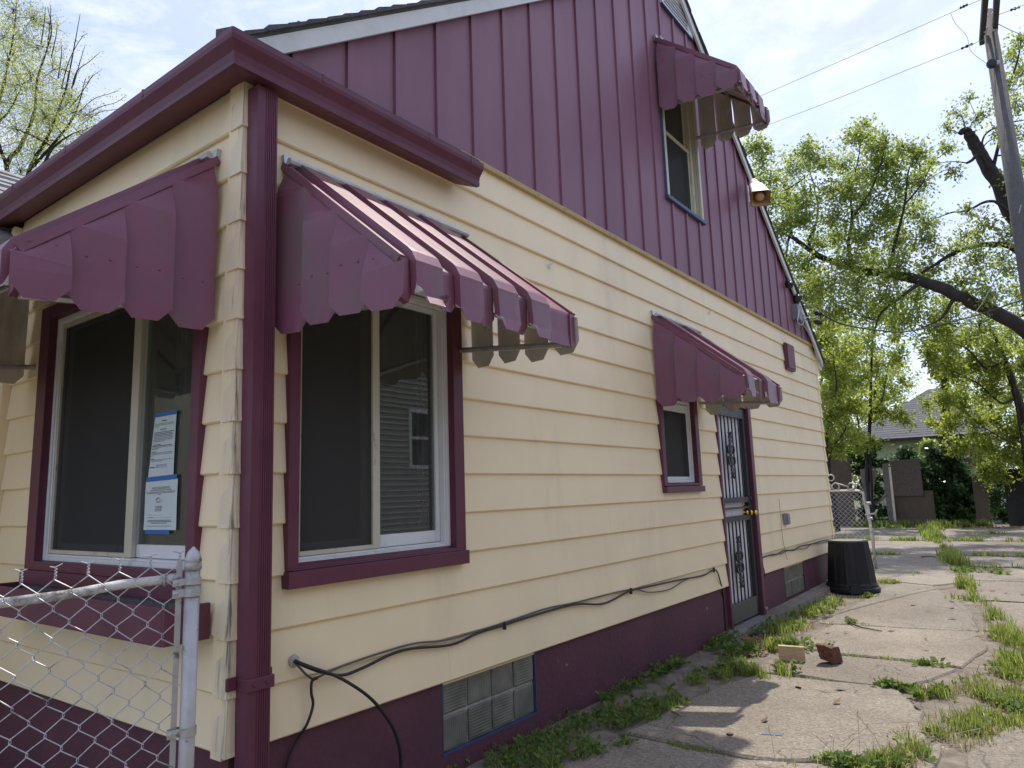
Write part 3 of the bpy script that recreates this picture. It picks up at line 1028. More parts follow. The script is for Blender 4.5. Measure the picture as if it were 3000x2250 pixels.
def room(T, a0, a1, z0, z1, win, depth=.9):
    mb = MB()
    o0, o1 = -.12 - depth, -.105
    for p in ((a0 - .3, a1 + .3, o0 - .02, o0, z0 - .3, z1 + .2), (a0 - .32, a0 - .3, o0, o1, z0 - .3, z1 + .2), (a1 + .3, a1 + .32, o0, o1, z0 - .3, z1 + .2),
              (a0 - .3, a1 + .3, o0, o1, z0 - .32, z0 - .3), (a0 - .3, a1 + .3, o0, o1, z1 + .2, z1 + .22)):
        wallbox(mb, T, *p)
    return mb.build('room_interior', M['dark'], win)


def sliding(T, tr, inn, sill, mull, screen_first=True, nm='sliding_window', flip=False):
    a0, a1, z0, z1 = tr
    i0, i1, j0, j1 = inn
    mb = MB()
    ring(mb, T, a0, a1, z0, z1, 0, -.03, .016, i0 - a0, a1 - i1, j0 - z0, z1 - j1)
    # reveals
    ring(mb, T, i0 - .008, i1 + .008, j0 - .008, j1 + .008, .008, -.10, -.0302)
    win = mb.build(nm, M['purple'], house)
    bevel(win, .003, 2)
    mb = MB(); wallbox(mb, T, a0 - .004, a1 + .004, -.028, .034, sill[0], sill[1])
    b = .030
    p = [T(a0 + .02, -.028, sill[1] + .001), T(a1 - .02, -.028, sill[1] + .001), T(a1 - .02, .020, sill[1] + .001), T(a0 + .02, .020, sill[1] + .001),
         T(a0 + .02, -.028, sill[1] + .03), T(a1 - .02, -.028, sill[1] + .03), T(a1 - .02, .018, sill[1] + .006), T(a0 + .02, .018, sill[1] + .006)]
    mb.hexa(p)
    bevel(mb.build('sill', M['purple'], win), .004, 2)
    # outer fixed frame
    mb = MB(); ring(mb, T, i0, i1, j0, j1, .022, -.075, -.024)
    ring(mb, T, i0 + .022, i1 - .022, j0 + .022, j1 - .022, .010, -.070, -.034)
    bevel(mb.build('frame', M['white'], win), .002, 1)
    m0, m1 = mull
    f = .034
    # screened half stands in front, glazed half behind
    mb = MB(); ring(mb, T, i0 + f, m1, j0 + .034, j1 - f, .020, -.062, -.040, wr=m1 - m0, wl=.012)
    bevel(mb.build('meeting_stile', M['creamframe'], win), .002, 1)
    mb = MB(); ring(mb, T, m0 + .02, i1 - f, j0 + .034, j1 - f, .028, -.090, -.064, wb=.058, wl=.04)
    bevel(mb.build('sash', M['white'], win), .002, 1)
    mb = MB(); ring(mb, T, i0 + f, m1 - .005, j0 + .034, j1 - f, .03, -.099, -.078, wb=.05, wr=.075)
    mb.build('inner_sash', M['creamframe'], win)
    mb = MB(); wallbox(mb, T, i0 + f + .01, m0 + .005, -.053, -.052, j0 + .05, j1 - .05)
    mb.build('screen', M['screen'], win)
    mb = MB(); wallbox(mb, T, i0 + f + .02, m0, -.090, -.087, j0 + .08, j1 - .06)
    mb.build('pane', M['glass'], win)
    mb = MB(); wallbox(mb, T, m0 + .055, i1 - f - .026, -.079, -.075, j0 + .088, j1 - f - .026)
    mb.build('pane', M['glass'], win)
    return win


w_side = sliding(SIDE, (.237, 1.333, .625, 2.0), (.292, 1.257, .640, 1.93), (.557, .624), (.742, .786))
w_front = sliding(FRONT, (-1.89, -.235, .60, 2.0), (-1.772, -.300, .640, 1.93), (.525, .596), (-.926, -.858))
# corner room behind both big windows, its shade painted as near-black walls
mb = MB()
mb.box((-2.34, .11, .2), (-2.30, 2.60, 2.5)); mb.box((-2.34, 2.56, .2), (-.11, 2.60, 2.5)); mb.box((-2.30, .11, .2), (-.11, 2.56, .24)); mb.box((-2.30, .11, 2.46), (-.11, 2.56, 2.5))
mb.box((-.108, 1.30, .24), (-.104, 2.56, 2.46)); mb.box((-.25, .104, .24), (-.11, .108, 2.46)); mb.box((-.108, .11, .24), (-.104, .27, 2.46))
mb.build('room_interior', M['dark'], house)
# curtain edge and inner wood stool behind the side window's clear half
mb = MB(); wallbox(mb, SIDE, .80, 1.24, -.19, -.12, .60, .735); mb.build('inner_stool', paint('varnished_stool_wood', (.30, .19, .09), .5, .1, 4, bump=.1), w_side)
mb = MB(); wallbox(mb, FRONT, -.86, -.36, -.19, -.12, .60, .725); mb.build('inner_stool', bpy.data.materials['varnished_stool_wood'], w_front)
mb = MB()
for i in range(5): wallbox(mb, FRONT, -.80 + .022 * i, -.79 + .022 * i, -.20 - .02 * (i % 2), -.18 - .02 * (i % 2), .74, 1.95)
mb.build('curtain', paint('grey_curtain', (.14, .16, .155), .8, .1, 8), w_front)
mb = MB()
for i in range(3): wallbox(mb, SIDE, 1.165 + .018 * i, 1.175 + .018 * i, -.17 - .012 * (i % 2), -.16 - .012 * (i % 2), .74, 1.95)
mb.build('curtain', bpy.data.materials['grey_curtain'], w_side)

# small double hung window
mb = MB()
ring(mb, SIDE, 3.78, 4.562, .925, 1.72, 0, -.03, .016, .062, .075, .022, .05)
ring(mb, SIDE, 3.84, 4.489, .944, 1.67, .008, -.10, -.0302)
win = mb.build('hung_window', M['purple'], house); bevel(win, .003, 2)
mb = MB(); wallbox(mb, SIDE, 3.776, 4.566, -.028, .036, .872, .922); bevel(mb.build('sill', M['purple'], win), .004, 2)
mb = MB(); ring(mb, SIDE, 3.848, 4.481, .952, 1.66, .022, -.075, -.024); bevel(mb.build('frame', M['white'], win), .002, 1)
mb = MB(); ring(mb, SIDE, 3.870, 4.459, .974, 1.63, .026, -.062, -.044, wt=.07, wb=.03); bevel(mb.build('sash', M['white'], win), .002, 1)
mb = MB(); wallbox(mb, SIDE, 3.895, 4.435, -.055, -.052, 1.0, 1.6); mb.build('pane', M['glass'], win)
mb = MB(); wallbox(mb, SIDE, 3.895, 4.435, -.049, -.048, 1.0, 1.6); mb.build('screen', M['screen'], win)
room(SIDE, 3.85, 4.48, .95, 1.66, win, .5)

# attic window
mb = MB()
ring(mb, SIDE, 4.225, 5.065, 3.525, 4.84, 0, -.03, .026, .04, .045, .012, .05)
ring(mb, SIDE, 4.265, 5.02, 3.537, 4.79, .010, -.10, -.0302)
win = mb.build('attic_window', M['creamframe'], house); bevel(win, .003, 2)
mb = MB(); wallbox(mb, SIDE, 4.205, 5.085, -.028, .040, 3.488, 3.523); bevel(mb.build('sill', M['blue'], win), .004, 2)
mb = MB(); wallbox(mb, SIDE, 4.212, 4.224, -.028, .022, 3.524, 4.84); mb.build('edge_trim', M['blue'], win)
mb = MB(); ring(mb, SIDE, 4.275, 5.01, 3.547, 4.78, .012, -.08, -.024, wr=.055)
ring(mb, SIDE, 4.287, 4.955, 3.56, 4.25, .012, -.07, -.045, wr=.03); ring(mb, SIDE, 4.287, 4.955, 4.215, 4.77, .012, -.085, -.071, wr=.03)
wallbox(mb, SIDE, 4.287, 4.955, -.070, -.036, 4.215, 4.252)
bevel(mb.build('frame', M['creamframe'], win), .002, 1)
mb = MB(); wallbox(mb, SIDE, 4.297, 4.925, -.0455, -.045, 3.572, 4.215); mb.build('screen', M['screen'], win)  # screen added to dull the sky reflected in the lower pane
mb = MB(); wallbox(mb, SIDE, 4.297, 4.925, -.060, -.057, 3.572, 4.215); mb.build('pane', M['glass'], win)
mb = MB(); wallbox(mb, SIDE, 4.297, 4.925, -.079, -.076, 4.25, 4.76); mb.build('pane', M['glass'], win)
room(SIDE, 4.27, 5.02, 3.55, 4.79, win, .5)

# louvred attic vent
mb = MB()
ring(mb, SIDE, 4.385, 5.125, 5.54, 5.835, 0, -.04, .030, .03, .095, .02, .035)
vent = mb.build('attic_vent', M['white'], house)
mb = MB(); wallbox(mb, SIDE, 4.38, 5.13, -.04, .034, 5.525, 5.5395); mb.build('sill', M['blue'], vent)
for i in range(6):
    z = 5.565 + i * .040
    mb = MB()
    mb.hexa([SIDE(4.415, .020, z), SIDE(5.03, .020, z), SIDE(5.03, -.020, z + .024), SIDE(4.415, -.020, z + .024),
             SIDE(4.415, .022, z + .006), SIDE(5.03, .022, z + .006), SIDE(5.03, -.018, z + .030), SIDE(4.415, -.018, z + .030)])
    mb.build('slat', M['white'], vent)
mb = MB(); wallbox(mb, SIDE, 4.41, 5.11, -.09, -.06, 5.55, 5.82); mb.build('vent_backing', M['dark'], vent)

# ------------------------------------------------------------------ side door with iron grille
mb = MB()
wallbox(mb, SIDE, 5.048, 5.088, -.12, .004, -.365, 1.78)
wallbox(mb, SIDE, 5.905, 5.990, -.12, .022, -.372, 1.80)
wallbox(mb, SIDE, 5.088, 5.905, -.12, .012, 1.705, 1.78)
door = mb.build('doorway', M['purple'], house); bevel(door, .004, 2)
mb = MB(); wallbox(mb, SIDE, 5.089, 5.904, -.100, -.062, -.36, 1.704)
wd = mb.build('white_door', M['doorwhite'], door)
mb = MB()
ring(mb, SIDE, 5.092, 5.902, -.355, 1.70, 0, -.045, -.012, .036, .085, 0, .10)
for z0, z1 in ((.748, .80), (.688, .706), (.572, .622)): wallbox(mb, SIDE, 5.128, 5.817, -.042, -.015, z0, z1)
mb.build('security_door', M['iron'], door)
mb = MB(); wallbox(mb, SIDE, 5.128, 5.817, -.044, -.014, -.355, -.185)
mb.build('kick_plate', M['kick'], door)
NB = 6
for i in range(NB):
    y = 5.128 + (5.817 - 5.128) * (i + 1) / (NB + 1)
    for z0, z1 in ((.80, 1.60), (-.185, .572)):
        mb = MB(); wallbox(mb, SIDE, y - .0065, y + .0065, -.032, -.020, z0, z1); mb.build('bar', M['iron'], door)


def ornament(y, zc, h):
    mb = MB()
    x = -.012
    P = []
    for i in range(33):
        t = i / 32; z = zc - h / 2 + h * t
        w = .010 + .026 * abs(math.sin(t * math.pi * 4)) ** 1.4 * (1 if .12 < t < .88 else .4)
        P.append((w, z))
    left = [(x, y - w, z) for w, z in P]; right = [(x, y + w, z) for w, z in P]
    mb.prism(left + right[::-1], (-.012, 0, 0))
    for zz, rad in ((zc + h / 2, .030), (zc - h / 2, .030)):
        for s in (-1, 1):
            mb.tube([(x - .004, y + s * (.018 + rad * .55 * (1 - math.cos(a))) * .9, zz + rad * math.sin(a)) for a in np.linspace(-2.6, 2.6, 12)], .008, 5)
    for s in (-1, 1):
        for q in (-1, 1):
            c = (y + s * .052, zc + q * .055)
            mb.tube([(x - .004, c[0] + .036 * math.cos(a) * s, c[1] + .044 * math.sin(a)) for a in np.linspace(-2.7, 2.7, 14)], .009, 5)
    mb.build('scroll_casting', M['iron'], door)


yb_ = 5.128 + (5.817 - 5.128) * 3 / (NB + 1)
ornament(yb_, 1.215, .40); ornament(yb_, .185, .42)


def knob(x, y, z, parent, r=.027, l=.05):
    mb = MB()
    mb.lathe([(.03, 0), (.03, .006), (.012, .012), (.011, l * .45), (.016, l * .55), (r, l * .75), (r * 1.02, l * .9), (r * .8, l * 1.1), (r * .3, l * 1.2)], (x, y, z), 16, (1, 0, 0))
    return mb.build('door_knob', M['brass'], parent, True)


knob(-.012, 5.862, .636, door)
mb = MB(); mb.lathe([(.022, 0), (.022, .008), (.012, .012)], (-.012, 5.862, .775), 14, (1, 0, 0)); mb.build('lock', M['iron'], door)
knob(-.062, 5.78, .640, door, .024, .04)
mb = MB(); mb.lathe([(.028, 0), (.028, .01), (.014, .016)], (-.062, 5.78, .735), 14, (1, 0, 0)); mb.build("dead_bolt", M["brass"], door)
# door step
mb = MB(); mb.hexa([(-.2, 4.87, G), (.11, 4.86, G - .02), (.12, 6.01, G - .02), (-.2, 6.0, G), (-.2, 4.87, -.372), (.085, 4.86, -.385), (.09, 6.01, -.383), (-.2, 6.0, -.372)])
bevel(mb.build('door_step', M['greyboard'], house), .006, 2)

# ================================================================== AWNINGS
def awning(label, P0, A, O, L, zt, seed, broken=()):
    """P0 wall point (x, y) at the near end, A along the wall, O outward."""
    A = np.array(A, float); O = np.array(O, float); P0 = np.array(P0, float)
    rr = random.Random(seed)

    def T(s, t, z):
        p = P0 + O * s + A * t
        return (p[0], p[1], z)
    c = P0 + A * L / 2
    aw = thing('window_awning', label, 'awning', (c[0], c[1], zt - .75), 'sheet metal awnings on the house walls')
    D, SL = .70, .82
    up = np.array([SL, 1.0]); up /= np.linalg.norm(up)      # normal of the slope in (s, z)

    def S(s, t, h): return T(s + up[0] * h, t, zt - SL * s + up[1] * h)
    flip = np.dot(np.cross([*O, 0], [*A, 0]), [0, 0, 1]) < 0

    def sheetobj(name, rows, fl=False):
        mb = MB(); n = len(rows[0]); V = [p for r in rows for p in r]
        F = []
        for i in range(len(rows) - 1):
            for k in range(n - 1):
                q = (i * n + k, i * n + k + 1, (i + 1) * n + k + 1, (i + 1) * n + k)
                F.append(q if (fl != flip) else q[::-1])
        mb.add(V, F)
        o = mb.build(name, [M['awning'], M['awnin']], aw)
        solid(o, .0016, -1, 1)
        return o
    # sloping strips: raised covers over low pans, each folded down at the front edge
    per, cw = .243, .152
    t = 0.0
    strips = []
    tt = .047
    while tt + cw < L - .02:
        strips.append(('cover', tt, tt + cw)); tt += per
    edges = [0.0]
    pans = []
    prev = 0.0
    for s_ in strips:
        pans.append((max(0, prev - .012), s_[1] + .012)); prev = s_[2]
    pans.append((prev - .012, L))
    zf = zt - SL * D
    for i, (a, b) in enumerate(pans):
        j = rr.uniform(-.006, .006)
        s0 = .05 + rr.uniform(0, .05)
        hem = .165 + rr.uniform(-.008, .008); ch = .035
        m = (b - a)
        ts = [a, a + min(ch, m * .35), b - min(ch, m * .35), b]
        kick = rr.uniform(0, .012)
        rows = [[S(s0, t, .002) for t in ts], [S(D - .03, t, .002) for t in ts], [S(D - .004, t, .0) for t in ts],
                [T(D - .002, t, zf - .010) for t in ts],
                [T(D - .006 + kick * .5, t, zf - hem * .6) for t in ts],
                [T(D - .006 + kick, tq, zf - hem + (.04 if q in (0, 3) else 0)) for q, tq in enumerate(ts)]]
        sheetobj('roof_pan', rows)
    for i, (_, a, b) in enumerate(strips):
        h = .036
        if (i, 'gone') in broken: continue
        j = rr.uniform(-.008, .008)
        s0 = rr.uniform(.0, .02)
        hem = .172 + rr.uniform(-.01, .012); ch = .034
        kick = rr.uniform(-.004, .016)
        bend = .03 if (i, 'bent') in broken else 0
        w = b - a
        ts = [(a, 0), (a + .004, h), (a + ch, h + .001), (b - ch, h + .001), (b - .004, h), (b, 0)]
        fr = D + .004
        rows = [[S(s0, t, hh) for t, hh in ts], [S(fr - .035, t, hh) for t, hh in ts], [S(fr - .018, t, hh * .94) for t, hh in ts],
                [T(fr + hh * .72, t, zf - .004) for t, hh in ts], [T(fr + hh * .72, t, zf - .02) for t, hh in ts],
                [T(fr + hh * .7 + kick * .6, t, zf - hem * .72) for t, hh in ts],
                [T(fr + hh * .7 + kick + bend, t, zf - hem + (.042 if q in (0, 1, 4, 5) else 0) + (.02 if q in (0, 5) else 0) + bend * .4) for q, (t, hh) in enumerate(ts)]]
        sheetobj('roof_cover', rows)
    # stepped louvre panels on both ends
    for end in (0, 1):
        for i in range(4):
            if ('side%d' % end, i) in broken: continue
            s0, s1 = .177 * i + .016, .177 * i + .192
            zc = zt - .150 - .148 * i
            bow, b1 = .045 + rr.uniform(-.006, .008), .004 + rr.uniform(0, .006)
            sg = -1 if end == 0 else 1
            base = 0.0 if end == 0 else L

            def Q(s, o, z): return T(s, base + sg * o, z)
            zb = zt - .755 + rr.uniform(-.012, .008)
            r0, r1 = zt - SL * s0 - .012, zt - SL * s1 - .012
            r1 = min(r1, zc + .02)
            N = 6
            cols = [0, .048, .085, .11, .135, .176]
            def lerp(s_): return s_ / .176
            rows = []
            fac = [[] for _ in range(5)]; c1 = []; c2 = []; c3 = []; lo = []; bo = []
            for q, cs in enumerate(cols):
                u = lerp(cs); s_ = s0 + cs
                bw = bow + (b1 - bow) * u
                zt_ = max(r0 + (r1 - r0) * u, zc + .004)
                for w_ in range(5):           # the facet bulges: steep under the rail, flatter towards the crease
                    v_ = w_ / 5
                    fac[w_].append(Q(s_, bw * v_ ** 1.05, zt_ + (zc + .008 * (1 - u) - .018 * (1 - u) - zt_) * v_))
                dzc = -.018 * (1 - u)
                c1.append(Q(s_, bw * .95, zc + .003 * (1 - u) + dzc)); c2.append(Q(s_, bw * .99, zc - .002 + dzc)); c3.append(Q(s_, bw, zc - .010 + dzc))
                lo.append(Q(s_, bw + .003, zb + .10))
                chm = .052 if q in (0, 5) else 0
                bo.append(Q(s_, bw + .004 + rr.uniform(0, .002), zb + chm))
            rows = fac + [c1, c2, c3, lo, bo]
            o = sheetobj('side_panel', rows, fl=(end == 1))
            mb = MB()
            for rs in (.05, .125):
                p = Q(s0 + rs, bow + (b1 - bow) * rs / .176 + .002, zb + .20)
                mb.lathe([(.005, 0), (.0045, .002), (.002, .0035)], p, 7, (A * sg)[[0, 1]].tolist() + [0])
            mb.build('rivet', M['awning'], o)
        sg = -1 if end == 0 else 1; base = 0.0 if end == 0 else L
        # edge rail over the end panels, with a return at the front
        mb = MB()
        e0, e1 = base + sg * .011, base - sg * .014
        mb.hexa([S(-.0, e0, -.020), S(D + .004, e0, -.020), S(D + .004, e1, -.020), S(.0, e1, -.020),
                 S(-.0, e0, .012), S(D + .004, e0, .012), S(D + .004, e1, .012), S(.0, e1, .012)])
        mb.build('edge_rail', M['awning'], aw)
        mb = MB()
        mb.hexa([T(D - .02, base + sg * .004, zf - .15), T(D + .006, base + sg * .004, zf - .15), T(D + .006, base - sg * .035, zf - .165), T(D - .02, base - sg * .035, zf - .165),
                 T(D - .02, base + sg * .004, zf + .0), T(D + .006, base + sg * .004, zf + .0), T(D + .006, base - sg * .035, zf + .0), T(D - .02, base - sg * .035, zf + .0)])
        mb.build('corner_strip', M['awning'], aw)
        # support arm from wall to front
        mb = MB()
        t_ = base - sg * .05
        mb.tube([T(-.005, t_, zt - .655), T(D - .03, t_, zf - .15)], .0155, 6)
        mb.build('support_arm', M['alum'], aw)
    # wall rail and cross tubes
    mb = MB()
    mb.hexa([T(-.012, -.006, zt - .012), T(.014, -.006, zt - .012), T(.014, L + .006, zt - .012), T(-.012, L + .006, zt - .012),
             T(-.012, -.006, zt + .046), T(.006, -.006, zt + .046), T(.006, L + .006, zt + .046), T(-.012, L + .006, zt + .046)])
    mb.build('wall_rail', M['alum'], aw)
    mb = MB(); mb.tube([S(.02, -.004, .028), S(.02, L + .004, .028)], .016, 8); mb.build('hinge_tube', M['alum'], aw)
    for s_ in (.36, .685):
        mb = MB(); mb.tube([S(s_, .01, -.016), S(s_, L - .01, -.016)], .012, 6); mb.build('cross_tube', M['alum'], aw)
    mb = MB(); mb.tube([T(D - .022, .01, zf - .105), T(D - .022, L - .01, zf - .105)], .010, 6); mb.build('cross_tube', M['alum'], aw)
    return aw


awning('sun faded purple metal awning over the wide side window beside the downspout', (0, .201), (0, 1), (1, 0), 1.17, 2.335, 3,
       {(0, 'bent')})
awning('torn purple metal awning with missing slats over the small side window', (0, 3.776), (0, 1), (1, 0), .93, 2.325, 5,
       {(1, 'gone')})
awning('purple metal awning high on the gable over the attic window', (.018, 4.19), (0, 1), (1, 0), .88, 5.05, 8)
awning('purple metal awning over the front window above the flower box', (-.182, 0), (-1, 0), (0, -1), 1.86, 2.345, 12)

# ================================================================== THINGS ON THE WALLS
# flower box under the front window
fb = thing('flower_box', 'long purple wooden flower box under the front window', 'flower box', (-.95, -.1, .40))
x0, x1, yf = -1.90, -.135, -.185
mb = MB(); mb.box((x0, yf, .398), (x1, yf + .022, .535)); bevel(mb.build('front_board', M['purple'], fb), .004, 2)
mb = MB(); mb.box((x1 - .002, yf + .0005, .400), (x1 + .02, -.006, .533)); bevel(mb.build('end_board', M['purple'], fb), .004, 2)
mb = MB(); mb.box((x0 - .02, yf + .0005, .400), (x0 + .002, -.006, .533)); bevel(mb.build('end_board', M['purple'], fb), .004, 2)
mb = MB(); mb.box((x0 + .003, yf + .023, .404), (x1 - .003, -.008, .425)); mb.build('bottom_board', M['greyboard'], fb)
mb = MB(); mb.box((x0 + .003, yf + .0225, .4255), (x1 - .003, -.012, .50)); mb.build('soil_fill', M['soil'], fb)
mb = MB(); mb.hexa([(-1.90, -.012, .478), (-.25, -.012, .478), (-.25, .0, .478), (-1.90, .0, .478), (-1.90, -.016, .524), (-.25, -.016, .524), (-.25, .0, .524), (-1.90, .0, .524)])
mb.build('backing_board', M['greyboard'], fb)

# taped notices on the front window glass
def notice(label, q, tapes, lines, head=None, logo=False):
    """q: four corners TL,TR,BR,BL given as (x, z) on the glass plane"""
    yp = .0705
    Q = [np.array((p[0], yp, p[1])) for p in q]
    c = sum(Q) / 4
    t = thing('paper_notice', label, 'notice', tuple(c), 'paper notices taped to the front window')

    def B(u, v, o=0.0):
        p = (Q[0] * (1 - u) + Q[1] * u) * (1 - v) + (Q[3] * (1 - u) + Q[2] * u) * v
        return (p[0], p[1] - o, p[2])
    mb = MB()
    n = 6
    mb.add([B(i / n, j / n, .0006 * math.sin(3 * i + j)) for j in range(n + 1) for i in range(n + 1)],
           [(j * (n + 1) + i, j * (n + 1) + i + 1, (j + 1) * (n + 1) + i + 1, (j + 1) * (n + 1) + i) for j in range(n) for i in range(n)])
    mb.build('sheet', M['paper'], t)
    mb = MB()
    for (u0, u1, v0, v1) in tapes:
        mb.add([B(u0, v0, .002), B(u1, v0, .002), B(u1, v1, .002), B(u0, v1, .002)], [(0, 1, 2, 3)])
    mb.build('tape', M['tape'], t)
    rr = random.Random(len(lines))
    mb = MB(); mg = MB()
    for (u0, u1, v, h, dark) in lines:
        tgt = mb if dark else mg
        u = u0
        while u < u1:                       # word-sized dashes of fine print
            w = rr.uniform(.025, .085); e = min(u + w, u1)
            tgt.add([B(u, v, .0015), B(e, v, .0015), B(e, v + h, .0015), B(u, v + h, .0015)], [(0, 1, 2, 3)])
            u = e + .012
    if logo:
        for (ua, va, ub, vb, w) in ((.36, .395, .44, .352, .016), (.44, .352, .50, .39, .006), (.375, .395, .375, .45, .005), (.495, .39, .495, .45, .005), (.375, .45, .495, .45, .004),
                                    (.41, .41, .40, .44, .006), (.40, .44, .43, .44, .006), (.445, .41, .455, .44, .006), (.455, .44, .475, .41, .006), (.51, .405, .60, .405, .003), (.51, .44, .60, .44, .003)):
            a = np.array(B(ua, va, .0016)); b = np.array(B(ub, vb, .0016))
            d = b - a; nrm = np.array([-d[2], 0, d[0]]); nrm = nrm / np.linalg.norm(nrm) * w * .12
            mb.add([a - nrm, b - nrm, b + nrm, a + nrm], [(0, 1, 2, 3)])
    tag(mb.build('bold_print', M['ink'], t), kind='stuff'); tag(mg.build('fine_print', M['inkgrey'], t), kind='stuff')
    for (txt, uc, v, hgt, m, wfac) in (head or []):
        cu = bpy.data.curves.new('t', 'FONT'); cu.body = txt; cu.align_x = 'CENTER'; cu.size = 1.0
        to = bpy.data.objects.new('t', cu); COL.objects.link(to)
        bpy.context.view_layer.update()
        me = bpy.data.meshes.new_from_object(to.evaluated_get(bpy.context.evaluated_depsgraph_get()))
        bpy.data.objects.remove(to); bpy.data.curves.remove(cu)
        vs_ = np.array([v_.co[:] for v_ in me.vertices])
        wid = vs_[:, 0].max() - vs_[:, 0].min()
        hh = vs_[:, 1].max()
        pts = [B(uc + (x / wid) * wfac, v - (y / hh) * hgt, .0017) for x, y, z in vs_]
        fs = [tuple(p.vertices) for p in me.polygons]
        b2 = MB(); b2.add(pts, fs); b2.build('heading', M[m], t)
        bpy.data.meshes.remove(me)
    return t


def fw(u, v):
    p = CAM + ray(u, v) * ((.0705 - CAM[1]) / ray(u, v)[1])
    return (p[0], p[2])


L1 = [(.36, .58, .075, .014, 1), (.05, .93, .12, .009, 0), (.05, .9, .142, .009, 0), (.05, .25, .165, .009, 0), (.33, .6, .215, .012, 1)]
for i, e in enumerate((.95, .88, .92, .9, .93, .9, .55)): L1.append((.06, e, .26 + .024 * i, .010, 1 if i < 3 else 0))
L1 += [(.05, .4, .455, .011, 1), (.05, .88, .477, .010, 1), (.05, .93, .50, .009, 0), (.05, .32, .523, .010, 1), (.05, .22, .57, .011, 1), (.05, .93, .59, .009, 0), (.05, .9, .612, .009, 0), (.05, .12, .635, .009, 0),
       (.05, .2, .68, .011, 1), (.05, .93, .70, .009, 0), (.05, .55, .722, .009, 0), (.05, .24, .815, .016, 1), (.27, .75, .828, .004, 1)]
notice('long white notice with blue tape along its top, upper of two on the window', [fw(455, 1222), fw(517, 1211), fw(507, 1398), fw(433, 1403)],
       [(-.01, 1.05, -.055, .01)], L1, [('262-93-93', .50, .815, .035, 'inkgrey', .42)])
L2 = [(.16, .84, .20, .010, 1), (.05, .95, .232, .009, 1), (.07, .93, .255, .009, 1), (.42, .52, .285, .009, 1),
      (.36, .56, .52, .012, 1), (.33, .57, .55, .012, 1), (.35, .56, .58, .012, 1), (.34, .55, .61, .012, 1), (.14, .24, .69, .010, 0), (.25, .55, .70, .004, 0),
      (.14, .32, .745, .010, 1), (.36, .86, .755, .004, 0), (.13, .85, .80, .012, 1), (.12, .87, .827, .012, 1), (.24, .72, .855, .012, 1), (.1, .86, .915, .012, 0), (.19, .81, .178, .005, 1)]
notice('white emergency notice taped in blue at top and bottom, lower on the front window', [fw(428, 1411), fw(521, 1401), fw(515, 1553), fw(420, 1553)],
       [(.03, .98, -.085, .012), (.08, .82, .995, 1.075)], L2, [('NOTICE IN CASE OF EMERGENCY', .5, .172, .038, 'ink', .56)], True)

# vent cover plate
mb = MB()
wallbox(mb, SIDE, 7.53, 7.87, -.004, .030, 2.335, 2.67)
vc = mb.build('vent_cover', M['purple']); tag(vc, 'small purple framed square cover near the rear top of the siding', 'vent cover')
ORG[vc.name] = np.zeros(3)
mb = MB(); wallbox(mb, SIDE, 7.55, 7.85, .0305, .040, 2.355, 2.655); mb.build('panel', M['purple'], vc)

# outlet box
ob = thing('outlet_box', 'grey weatherproof outlet box on the siding past the door', 'outlet', (0, 6.95, .52))
mb = MB(); mb.box((-.006, 6.885, .458), (.038, 6.99, .588)); bevel(mb.build('box', M['plast'], ob), .008, 2)
mb = MB(); mb.box((.0385, 6.893, .468), (.050, 6.982, .578)); bevel(mb.build('lid', M['plast'], ob), .006, 2)

# cables
def cab(name, pts, r, m, label, x=.006, n=6, group=None, jit=0.0):
    P = []
    for q in pts:
        p = PX(q[0], q[1], x + (q[2] if len(q) > 2 else 0)); P.append(p)
    mb = MB(); mb.tube(catmull(P, 6), r, n)
    o = mb.build(name, M[m], None, True); tag(o, label, 'cable', group); return o


c1 = cab('black_cable', [(862, 1938, .02), (930, 1966, .03), (1000, 1978), (1060, 1958), (1180, 1905), (1320, 1889), (1400, 1855), (1470, 1833), (1600, 1792), (1690, 1770), (1770, 1768), (1845, 1732), (1920, 1714), (2000, 1697), (2060, 1686), (2095, 1669), (2110, 1702), (2118, 1742, -.03), (2123, 1790, -.03), (2126, 1845, -.03)],
         .0065, 'cable', 'long black cable clipped along the lowest siding joint from hole to door')
cab('grey_cable', [(862, 1938, .01), (905, 1983), (930, 1984), (1000, 1952), (1130, 1908), (1220, 1884), (1320, 1872), (1470, 1826), (1600, 1783), (1690, 1764), (1845, 1727), (1900, 1735), (1960, 1727), (2010, 1698), (2060, 1684), (2090, 1672)],
    .0045, 'greycable', 'thin grey cable running just above the long black cable')
cab('loose_cable', [(862, 1936, .02), (920, 1958, .05), (1000, 1988, .06), (1090, 2050, .05), (1150, 2130, .03), (1172, 2200, .01), (1174, 2262, .0)],
    .0075, 'cable', 'thick black cable curving down from the hole to the ground')
cab('loose_cable', [(930, 1986, .015), (914, 1996, .02), (912, 2030, .02), (917, 2065, .015), (900, 2120, .01), (870, 2170, -.02), (845, 2225, -.02), (836, 2262, -.02)],
    .006, 'cable', 'short thin black cable hanging straight below the cable hole')
cab('tied_cable', [(2232, 1634), (2250, 1628), (2275, 1624), (2300, 1612), (2325, 1612), (2345, 1600), (2385, 1592), (2410, 1584), (2450, 1577)], .007, 'cable',
    'dark cable tied along the siding joint between door and trash can')
cab('drooping_cable', [(2232, 1634), (2262, 1624), (2290, 1622), (2305, 1614), (2335, 1608), (2360, 1607), (2378, 1594), (2410, 1590), (2450, 1578)], .005, 'greycable',
    'grey cable drooping below the dark tied cable behind the trash can')
cab('hanging_cord', [(2232, 1634), (2236, 1660, .01), (2240, 1682, .01), (2236, 1704, -.02)], .005, 'cable', 'short black cord hanging at the right foot of the door frame')
cab('thin_wire', [(2282, 1460), (2288, 1520), (2292, 1570), (2300, 1612), (2306, 1640)], .0018, 'twig', 'hair thin brown wire hanging beside the outlet box')
